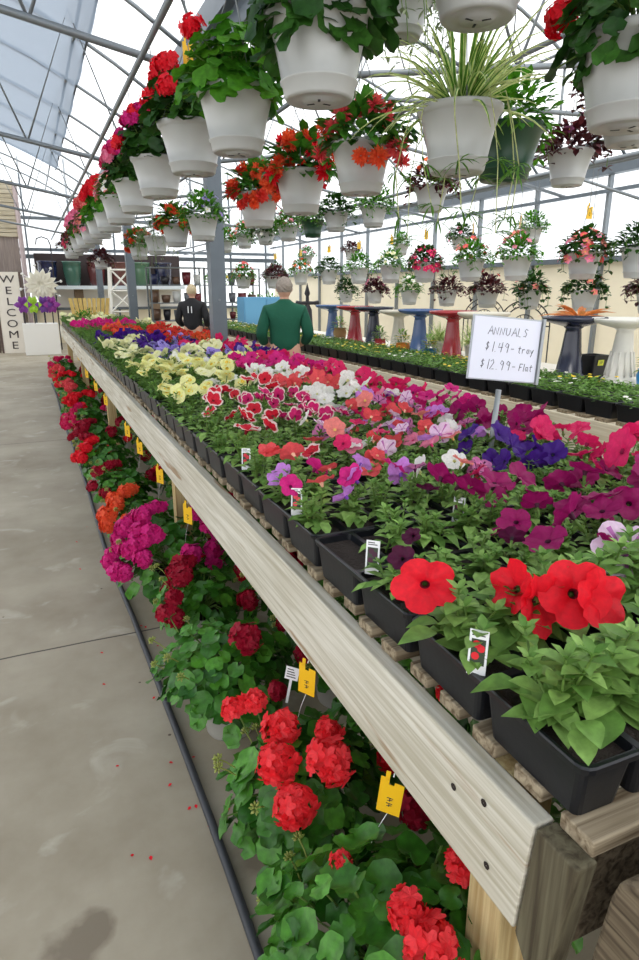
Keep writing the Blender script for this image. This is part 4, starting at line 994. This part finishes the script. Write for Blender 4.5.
mb = MB(); mb.lathe([(.001, -.2), (.04, -.18), (.025, -.1), (.03, 0), (.025, .1), (.04, .18), (.001, .2)], 10, 0, M=Matrix.Translation((0, 0, .52)) @ Matrix.Rotation(PI/2, 4, 'Y')); obj('cross_arm', mb.mesh('cross_arm', [dk], True), t)
def prop_pot(x, y, r, h, m, kd, col, lb, nfl=6, fs=.03):
    t = thing('flower_pot', lb, 'flower pot', (x, y, .8865))
    mb = MB(); mb.lathe([(.001, 0), (r*.65, 0), (r*.85, h*.3), (r, h*.75), (r*.85, h*.95), (r*.95, h), (r*.85, h), (r*.75, h*.9), (.001, h*.9)], 20); obj('pot', mb.mesh('pot', [m], True), t)
    if kd:
        obj('foliage', bushy_foliage(3, r*.9, .12, 60, .06, 'PETLEAF', 0., .4), t, (0, 0, h), (0, 0, x*9))
        for q in range(nfl):
            a = q*2.4; obj('flower', simple_flower(col, 0), t, (math.cos(a)*r*.7, math.sin(a)*r*.7, h+.06+.03*math.sin(q*3)), (0, 0, a), fs)
    return t
prop_pot(3.83, 6.33, .085, .14, mat('orange_glaze', (226, 136, 44), .4), 1, 'goldyellow', 'round orange flower pot in front of the blue birdbath', 8)
prop_pot(3.83, 5.77, .075, .12, mat('teal_glaze', (34, 110, 150), .3), 1, 'goldyellow', 'teal flower pot of yellow blooms beside the large red birdbath', 8)
prop_pot(3.83, 6.86, .07, .15, mat('red_box', (176, 44, 52), .5), 1, 'white', 'small red pot between the cream and navy birdbaths', 5)
prop_pot(3.83, 7.98, .09, .22, mat('brown_box', (150, 118, 74), .7), 1, 'orange', 'tan woven pot beside the farther blue birdbath', 4)
prop_pot(4.02, 3.22, .1, .17, mat('bright_blue_glaze', (40, 130, 190), .3), 1, 'goldyellow', 'bright blue pot of yellow flowers cut off by the right edge', 14, .035)
t = thing('nursery_pot', 'square black nursery pot with a yellow sticker between two birdbaths', 'pot', (4.13, 3.86, .8865)); 
mb = MB(); loft(mb, [rrect(.06, .06, .01, 0), rrect(.085, .085, .012, .2), rrect(.088, .088, .012, .2), rrect(.088, .088, .012, .215), rrect(.08, .08, .01, .215), rrect(.058, .058, .01, .01)], 0, True, True); obj('pot', mb.mesh('pot', [PLAST]), t)
mb = MB(); mb.box((-.03, -.001, 0), (.03, .001, .045)); st_ = obj('sticker', mb.mesh('sticker', [mat('lime_sticker', (214, 220, 60), .5)]), t, (-.01, -.0835, .135), (.125, 0, -.0))
me = text_mesh('1P', .035, BLACKI, .0005); obj('lettering', me, st_, (0, -.0016, .02), (PI/2, 0, 0))
# bromeliad with orange leaves behind the navy birdbath
t = thing('bromeliad', 'spiky orange leafed bromeliad behind the dark navy birdbath', 'plant', (4.27, 4.2, .8865)); obj('pot', get_pot(.11, .16, 'grey_pot_plastic', False), t)
mb = MB(); R = random.Random(8)
for q in range(34):
    a = R.random()*6.28; l = R.uniform(.2, .34); leaf(mb, (0, 0, .0), (math.cos(a), math.sin(a), R.uniform(.1, 1.0)), (0, 0, 1), l, .05, .35, .3, 5)
obj('foliage', mb.mesh('foliage', [plantmat('orange_leaf', (214, 128, 58), (232, 160, 96))], True), t, (0, 0, .47), (0, 0, 0))
mb = MB(); mb.tube([(0, 0, .13), (0, 0, .48)], .02, 6); obj('stem', mb.mesh('stem', [GREENST]), t)
for (x, y, s, lb) in ((4.52, 5.9, .7, 'pale green spider plant leaning between the red birdbath and board'), (4.48, 6.5, .65, 'arching grassy plant just behind the blue birdbath')):
    t = thing('potted_grass', lb, 'plant', (x-.05, y, .8865)); obj('pot', get_pot(.1, .14, 'grey_pot_plastic', False), t); obj('foliage', spider_foliage(5), t, (0, 0, .12), (0, 0, x), s)
# welcome arches
iron = mat('black_wrought_iron', (60, 58, 56), .5, .4)
for i, (x, y, zc, r, lb) in enumerate([(4.95, 5.65, 1.22, .27, 'black iron welcome arch behind the price board, larger one'), (5.3, 6.8, 1.25, .25, 'smaller pale iron welcome arch further back, left of the other')]):
    t = thing('iron_arch', lb, 'garden arch', (x, y, 0)); t.rotation_euler.z = math.radians(-38)
    mb = MB()
    for rr_ in (r, r*.78): mb.tube([(rr_*math.cos(a*PI/24), 0, zc+rr_*math.sin(a*PI/24)) for a in range(25)], .008, 6)
    for sx in (-1, 1): mb.tube([(sx*r, 0, zc), (sx*r, 0, 0)], .008, 6); mb.tube([(sx*r*.78, 0, zc), (sx*r*.78, 0, 0)], .008, 6)
    for a in range(0, 25, 3): mb.tube([(r*.45*math.cos(a*PI/24), 0, zc+r*.45*math.sin(a*PI/24)), (0, 0, zc)], .004, 4)
    mb.tube([(r*.45*math.cos(a*PI/24), 0, zc+r*.45*math.sin(a*PI/24)) for a in range(25)], .005, 5)
    mb.tube([(-r, 0, zc), (r, 0, zc)], .008, 6); obj('frame', mb.mesh('frame', [iron], True), t)
    for q, ch in enumerate('WELCOME'):
        a = PI-(q+.8)*PI/8.4; me = text_mesh(ch, r*.26, iron, .003); obj('letter', me, t, (r*.89*math.cos(a), -.004, zc+r*.89*math.sin(a)), (PI/2, 0, 0)).rotation_euler = (Matrix.Rotation(PI/2-a, 3, 'Y') @ Matrix.Rotation(PI/2, 3, 'X')).to_euler()

# ------------------------------------------------------------------ people
def skin(pts, edges, subs=2):
    me = bpy.data.meshes.new('sk'); me.from_pydata([p[:3] for p in pts], edges, []); o = bpy.data.objects.new('sk', me); C.objects.link(o)
    md = o.modifiers.new('s', 'SKIN'); sv = me.skin_vertices[0].data
    for i, p in enumerate(pts):
        rx = p[3]; ry = p[4] if len(p) > 4 else rx; sv[i].radius = (rx, ry); sv[i].use_root = (i == 0)
    md.use_smooth_shade = True; ss = o.modifiers.new('u', 'SUBSURF'); ss.levels = ss.render_levels = subs
    dg = bpy.context.evaluated_depsgraph_get(); out = bpy.data.meshes.new_from_object(o.evaluated_get(dg)); bpy.data.objects.remove(o)
    return out
def ellipsoid(bm, c, s, seg=16):
    r = bmesh.ops.create_uvsphere(bm, u_segments=seg, v_segments=seg//2+2, radius=1); M = Matrix.Translation(c) @ Matrix.Diagonal((*s, 1))
    bmesh.ops.transform(bm, matrix=M, verts=r['verts'])
def person(loc, rz, H, label, jacket, trousers, hairc, scale=1., elbows=1.):
    sk_ = mat('skin_tone', (206, 160, 136), .6)
    t = thing('person', label, 'person', loc, rz); t.scale = (scale*1.06, scale*1.06, scale*.985)
    P = [(0, 0, .96, .15, .11), (0, 0, 1.10, .15, .11), (0, 0, 1.28, .17, .12), (0, 0, 1.42, .14, .09), (0, 0, 1.51, .055), (0, .01, 1.58, .05), (0, .02, 1.66, .075, .085)]
    E = [(i, i+1) for i in range(6)]
    for s in (-1, 1):
        o = len(P); P += [(s*.165, 0, 1.42, .065), (s*.245, -.03, 1.16, .05), (s*.20, .17, 1.02, .036), (s*.17, .24, 1.0, .03)]
        E += [(3, o), (o, o+1), (o+1, o+2), (o+2, o+3)]
        o = len(P); P += [(s*.10, 0, .88, .105), (s*.11, .015, .5, .068), (s*.11, -.01, .1, .042), (s*.115, .12, .045, .04)]
        E += [(0, o), (o, o+1), (o+1, o+2), (o+2, o+3)]
    me = skin(P, E); bm = bmesh.new(); bm.from_mesh(me)
    ellipsoid(bm, (0, .015, 1.665), (.078, .098, .115)); ellipsoid(bm, (0, .115, 1.65), (.014, .02, .024), 8)
    for s in (-1, 1):
        ellipsoid(bm, (s*.08, .005, 1.66), (.012, .022, .032), 8)
        for k_ in range(4): ellipsoid(bm, (s*(.165-.012*k_), .315-.004*k_, .985+.004*k_), (.008, .045, .009), 8)
        ellipsoid(bm, (s*.135, .26, .995), (.028, .012, .01), 8); ellipsoid(bm, (s*.15, .26, .99), (.035, .045, .016), 8)
    bm.to_mesh(me); bm.free(); me.materials.clear(); me.materials.append(sk_); me.name = 'body'
    body = obj('body', me, t); rm = body.modifiers.new('r', 'REMESH'); rm.mode = 'VOXEL'; rm.voxel_size = .008; rm.use_smooth_shade = True
    for s in (-1, 1):
        m2 = MB(); m2.lathe([(.001, .004), (.006, .003), (.009, 0)], 8, 0, M=Matrix.Translation((s*.03, .108, 1.675)) @ Matrix.Rotation(-PI/2, 4, 'X')); obj('eye', m2.mesh('eye', [BLACKI]), t)
    P = [(0, 0, .90, .185, .14), (0, 0, 1.10, .175, .135), (0, 0, 1.28, .195, .14), (0, 0, 1.43, .15, .105), (0, 0, 1.51, .085, .08), (0, 0, 1.56, .068, .068)]; E = [(i, i+1) for i in range(5)]
    for s in (-1, 1):
        o = len(P); P += [(s*.185, 0, 1.42, .08), (s*.265, -.035, 1.15, .07), (s*.22, .13, 1.03, .055)]; E += [(3, o), (o, o+1), (o+1, o+2)]
    me = skin(P, E); me.materials.clear(); me.materials.append(mat('cloth_'+jacket[0], jacket[1], .85, bump=.4, bscale=25, var=.12)); obj('jacket', me, t)
    P = [(0, 0, .97, .16, .12), (0, 0, .88, .15, .12)]; E = [(0, 1)]
    for s in (-1, 1):
        o = len(P); P += [(s*.10, 0, .82, .115), (s*.112, .015, .5, .085), (s*.11, -.01, .12, .07)]; E += [(1, o), (o, o+1), (o+1, o+2)]
    me = skin(P, E); me.materials.clear(); me.materials.append(mat('cloth_'+trousers[0], trousers[1], .9)); obj('trousers', me, t)
    for s in (-1, 1):
        m2 = bmesh.new(); ellipsoid(m2, (s*.115, .06, .045), (.052, .14, .045)); ms = bpy.data.meshes.new('shoe'); m2.to_mesh(ms); m2.free(); ms.materials.append(mat('shoe_dark', (40, 36, 34), .6)); obj('shoe', ms, t)
    bm = bmesh.new(); ellipsoid(bm, (0, .0, 1.69), (.087, .098, .105), 24); hm = bpy.data.meshes.new('hair')
    bmesh.ops.delete(bm, geom=[v for v in bm.verts if (v.co.y > .06 and v.co.z < 1.73) or v.co.z < 1.61], context='VERTS')
    Rr = random.Random(2)
    for v in bm.verts: v.co += v.normal*Rr.uniform(-.003, .006)
    bm.to_mesh(hm); bm.free(); hm.materials.append(mat('hair_'+hairc[0], hairc[1], .9, bump=.6, bscale=90, var=.3, vscale=60)); obj('hair', hm, t)
    return t
person((2.66, 7.0, 0), -.30, 1.75, 'person in a green jacket with short grey hair standing with back turned', ('green', (14, 84, 62)), ('dark_blue', (44, 48, 62)), ('grey', (150, 140, 130)), .985)
p2 = person((2.68, 11.7, 0), -.5, 1.7, 'person in a black jacket with pale hair browsing behind the steel post', ('black', (28, 28, 32)), ('charcoal', (40, 40, 44)), ('blonde', (196, 178, 146)), .96)
mb = MB()
for dx in (-.03, .03): mb.box((dx-.008, -.155, 1.3), (dx+.008, -.15, 1.42))
obj('back_stripe', mb.mesh('back_stripe', [WHITEP]), p2, (0, -.01, -.02))

# ------------------------------------------------------------------ far end
WS = mat('sign_board_cream', (226, 218, 204), .7, var=.06)
DKB = mat('sign_edge_dark', (92, 74, 66), .7)
def vsign(x, y, w_, z0, z1, word, lb, lcol):
    t = thing('welcome_sign' if word == 'WELCOME' else 'wooden_sign', lb, 'sign', (x, y, 0), 0); t.rotation_euler = (math.radians(-3), 0, -.1)
    mb = MB(); mb.box((-w_/2, 0, z0), (w_/2, .04, z1)); obj('board', mb.mesh('board', [WS]), t)
    mb = MB()
    for s in (-1, 1): mb.box((s*w_/2-.022, -.012, z0), (s*w_/2+.022, .045, z1))
    obj('edge_strip', mb.mesh('edge_strip', [DKB]), t)
    n = len(word); st_ = (z1-z0-.1)/n
    for i, ch in enumerate(word):
        obj('letter', text_mesh(ch, st_*.92, lcol, .004), t, (0, -.006, z1-.05-st_*(i+.5)), (PI/2, 0, 0), (1.35, 1.05, 1))
        mb = MB()
vsign(-.44, 18.9, .60, .0, 2.05, 'WELCOME', 'tall cream sign reading WELCOME in dark capital letters', mat('letter_dark', (60, 52, 50), .7))
vsign(-1.13, 19.1, .60, .0, 2.05, 'TO OUR HOME', 'tall cream lettered sign cut off by the left edge', mat('letter_brown', (96, 48, 50), .7))
t = thing('porch_column', 'square grey timber column with pale stone cladding on top behind the signs', 'column', (-.6, 19.7, 0))
STONE = woodmat('stacked_stone', (204, 196, 176), (172, 160, 136), 'X', .25)
mb = MB(); mb.box((-.65, 0, 0), (.55, .6, 2.95)); obj('column_body', mb.mesh('column_body', [woodmat('grey_siding', (150, 138, 132), (122, 112, 108), 'Z', .15)]), t)
mb = MB()
for i in range(13): mb.box((-.72-(i % 2)*.02, -.05-(i % 3)*.01, 2.95+i*.105), (.58+(i % 2)*.02, .65, 3.045+i*.105))
obj('stone_cladding', mb.mesh('stone_cladding', [STONE]), t)
mb = MB(); mb.tube([(.62, -.08, 0), (.62, -.08, 4.2)], .06, 8); obj('downpipe', mb.mesh('downpipe', [mat('mauve_pipe', (176, 160, 160), .5)]), t)
t = thing('shepherd_hook', 'black metal shepherd hook standing beside the stone clad column', 'hook', (.72, 19.4, 0)); mb = MB(); mb.tube([(0, 0, 0), (0, 0, 2.75), (-.05, 0, 2.9), (-.2, 0, 2.95), (-.33, 0, 2.9), (-.36, 0, 2.75)], .018, 6); obj('pole', mb.mesh('pole', [dk], True), t)
# shelf of glazed pots at the far wall
t = thing('display_shelf', 'long pale shelf against the far wall holding large glazed pots', 'shelf', (2.4, 20.8, 0)); 
mb = MB(); mb.box((-2.1, -.35, 1.62), (2.1, .35, 1.72)); obj('shelf_board', mb.mesh('shelf_board', [mat('pale_shelf', (196, 204, 208), .6)]), t)
for x in (-1.0, 1.2): mb = MB(); mb.box((x-.12, -.2, 0), (x+.12, .1, 1.62)); obj('support_post', mb.mesh('support_post', [woodmat('post_brown', (128, 110, 90), (98, 80, 64), 'Z', .2)]), t)
mb = MB(); mb.box((-2.1, .30, 1.1), (2.1, .34, 1.62)); mb.box((-2.1, .30, 1.72), (2.1, .34, 2.62), 1); obj('back_panel', mb.mesh('back_panel', [mat('white_panel', (224, 222, 216), .7), mat('dark_panel', (58, 48, 48), .8)]), t)  # white panel below the shelf board, dark brown panel behind the pots
for i, (x, cn, c_) in enumerate([(.62, 'navy', (24, 32, 72)), (1.28, 'green', (60, 98, 84)), (1.95, 'maroon', (88, 44, 46)), (2.6, 'maroon and brown', (96, 58, 54)), (3.25, 'sage green', (70, 104, 80)), (3.9, 'dark blue', (28, 34, 60))]):
    t = thing('glazed_pot', 'tall %s glazed pot on the far shelf' % cn, 'pot', (x, 20.72, 1.721)); t.scale = (.86, .86, .84); mb = MB(); mb.lathe([(.001, 0), (.2, 0), (.24, .1), (.30, .55), (.29, .72), (.32, .76), (.32, .8), (.27, .8), (.25, .7), (.001, .68)], 20); obj('vessel', mb.mesh('vessel', [mat('glz_'+cn.replace(' ', '_'), c_, .15, spec=.8)], True), t)
# spinner and bright flowers in a white box
t = thing('garden_spinner', 'white petalled metal wind spinner on a pole beside the WELCOME sign', 'wind spinner', (.36, 18.75, 0)); mb = MB(); mb.tube([(0, 0, 0), (0, 0, 1.62)], .02, 6); obj('pole', mb.mesh('pole', [dk]), t)
for q in range(14):
    a = q*PI/7; mb = MB(); leaf(mb, (0, 0, 0), (math.cos(a), -.12, math.sin(a)), (0, -1, 0), .42, .17, .1, .3, 5); o = obj('blade', mb.mesh('blade', [mat('spinner_cream', (232, 226, 206), .4)], True), t, (0, -.03, 1.72)); sm = o.modifiers.new('s', 'SOLIDIFY'); sm.thickness = .006
mb = MB()
for q in range(8): a = q*PI/4+.2; mb.lathe([(.001, -.04), (.03, -.02), (.04, 0), (.03, .02), (.001, .04)], 8, 0, c=(math.cos(a)*.5, -.03, 1.72+math.sin(a)*.5)); mb.tube([(0, -.02, 1.72), (math.cos(a)*.5, -.02, 1.72+math.sin(a)*.5)], .008, 4)
obj('ball_ring', mb.mesh('ball_ring', [mat('pearl', (226, 226, 220), .3)], True), t)
t = thing('planter_box', 'plain white square planter box on the floor past the bench', 'planter', (.22, 18.3, 0)); mb = MB(); mb.box((-.42, -.3, 0), (.42, .3, .78)); bevel(obj('box_body', mb.mesh('box_body', [mat('white_box', (232, 230, 224), .5)]), t), .01)
for q, (dx, cn, c_) in enumerate([(-.34, 'purple', (128, 52, 150)), (-.11, 'lime green', (160, 206, 50)), (.14, 'violet', (104, 44, 140)), (.32, 'magenta purple', (140, 40, 140))]):
    t2 = thing('pinwheel', '%s pinwheel stuck upright in the white planter box' % cn, 'pinwheel', (.22+dx*1.02, 18.25, .782)); mb = MB(); mb.tube([(0, 0, 0), (0, 0, .42)], .015, 5); obj('stick', mb.mesh('stick', [BLACKI]), t2)
    for e in range(6): a = e*PI/3; mb = MB(); leaf(mb, (0, 0, 0), (math.cos(a)*.6, -.15, math.sin(a)), (0, -1, 0), .22, .15, .1, .3, 4); o = obj('vane', mb.mesh('vane', [mat('vane_'+cn.replace(' ', '_'), c_, .4)], True), t2, (0, -.02, .46)); sm = o.modifiers.new('s', 'SOLIDIFY'); sm.thickness = .005
# lattice tower, yellow slatted basket chair
t = thing('trellis_tower', 'white wooden lattice obelisk standing behind the second steel post', 'trellis', (2.0, 16.0, 0)); WT = mat('white_trellis', (228, 224, 214), .6)
mb = MB()
for sx in (-1, 1):
    for sy in (-1, 1): mb.tube([(sx*.32, sy*.25, 0), (sx*.2, sy*.15, 2.1)], .03, 4)
obj('corner_post', mb.mesh('corner_post', [WT]), t); mb = MB()
for q in range(4):
    z0, z1 = .2+q*.46, .66+q*.46
    f0, f1 = .32-.057*z0, .32-.057*z1
    mb.tube([(-f0, -.25, z0), (f1, -.22, z1)], .02, 4); mb.tube([(f0, -.25, z0), (-f1, -.22, z1)], .02, 4)
obj('lattice', mb.mesh('lattice', [WT]), t); mb = MB()
for q in range(5): z = .2+q*.46; f = .32-.057*z; mb.tube([(-f, -.24, z), (f, -.24, z)], .02, 4)
obj('cross_bar', mb.mesh('cross_bar', [WT]), t)
t = thing('slatted_planter', 'yellow wooden slatted tub standing at the bench far end', 'planter', (1.30, 16.4, 0)); WY = woodmat('yellow_slat', (232, 204, 130), (206, 172, 96), 'Z', .1)
for q in range(9):
    x = -.36+q*.09; mb = MB(); mb.add([(x*.8-.035, -.2, .6), (x*.8+.035, -.2, .6), (x*.8+.035, -.18, .6), (x*.8-.035, -.18, .6), (x*1.15-.04, -.3, 1.42), (x*1.15+.04, -.3, 1.42), (x*1.15+.04, -.28, 1.42), (x*1.15-.04, -.28, 1.42)], [(3,2,1,0),(4,5,6,7),(0,1,5,4),(1,2,6,5),(2,3,7,6),(3,0,4,7)]); obj('slat', mb.mesh('slat', [WY]), t)
mb = MB(); mb.box((-.36, -.18, 0), (.36, .25, .62)); mb.box((-.42, -.26, 1.0), (.42, -.23, 1.08)); obj('tub_body', mb.mesh('tub_body', [WY]), t)
# display racks behind the black-jacketed person
rackm = mat('rack_steel', (96, 102, 104), .5, .4)
for ri, (x, y) in enumerate([(3.2, 15.5), (4.6, 15.7)]):
    t = thing('display_rack', ['wire display rack of dark goods behind the black jacketed person', 'wire display rack of goods to the right, farther from the post'][ri], 'rack', (x, y, 0)); mb = MB()
    for sx in (-.62, .62):
        for sy in (-.25, .25): mb.tube([(sx, sy, 0), (sx, sy, 2.1)], .02, 6)
    obj('upright', mb.mesh('upright', [rackm]), t)
    for z in (.5, .9, 1.3, 1.7, 2.08): mb = MB(); mb.box((-.63, -.27, z), (.63, .27, z+.02)); obj('shelf', mb.mesh('shelf', [rackm]), t)
    R = random.Random(ri)
    cl = [('navy', (30, 36, 70)), ('black', (36, 34, 38)), ('maroon', (110, 34, 40)), ('white', (206, 206, 200)), ('brown', (96, 70, 52)), ('grey', (110, 112, 118))]
    for si, z in enumerate((.52, .92, 1.32, 1.72)):
        for q in range(5):
            cn, c_ = cl[R.randrange(6)]; r_ = R.uniform(.08, .11)
            mb = MB(); h_ = R.uniform(.16, .28); mb.lathe([(.001, 0), (r_*.7, 0), (r_*.95, h_*.5), (r_, h_), (r_*.85, h_), (r_*.7, h_*.3), (.001, h_*.3)], 14)
            tag(obj('glazed_pot', mb.mesh('glazed_pot', [mat('rackpot_'+cn, c_, .3)], True), None, (x-.5+q*.25, y, z)), 'small %s pot on the %s rack, %s shelf up, %s from left' % (cn, ('left', 'right')[ri], ordw(si) if si else 'lowest', ordw(q)), 'pot', 'pots on the wire racks')
# blue cabinet beyond the green-jacketed person
t = thing('storage_cabinet', 'light blue two door cabinet left of the green jacketed person', 'cabinet', (4.75, 13.9, 0)); bl = mat('blue_paint', (92, 150, 186), .5)
mb = MB(); mb.box((-.5, -.25, 0), (.5, .25, 1.45)); obj('cabinet_body', mb.mesh('cabinet_body', [bl]), t)
for s in (-1, 1):
    mb = MB(); mb.box((min(s*.02, s*.48), -.275, .05), (max(s*.02, s*.48), -.252, 1.4)); d = obj('door', mb.mesh('door', [bl]), t); mb = MB(); mb.box((s*.05-.01, -.30, .7), (s*.05+.01, -.276, .85)); obj('handle', mb.mesh('handle', [WHITEP]), d)
# leafy shrubs by the far wall
for i, (x, y, s, mk, lb) in enumerate([(1.1, 15.1, 1.0, 'GERBR', 'low lime green plant at the far tip of the long bench')]):
    o = obj('leafy_plant', bushy_foliage(30, .25, .18, 160, .08, mk, 0), None, (x, y, .98)); tag(o, lb, 'plant')
for i, x in enumerate((5.3, 6.1)):
    t = thing('potted_shrub', 'leafy green shrub in a pot near the far right corner, %s from left' % ordw(i), 'potted plant', (x+i*.3, 16.5+i*1.4, 0), 0, 'shrubs in the far corner'); obj('pot', get_pot(.25, .35, 'terracotta', False), t); obj('foliage', bushy_foliage(31+i, .45, .6, 260, .12, 'GERBR', 0), t, (0, 0, .9)); mb = MB(); mb.tube([(0, 0, .3), (0, 0, .9)], .025, 6); obj('stem', mb.mesh('stem', [WLEG]), t)
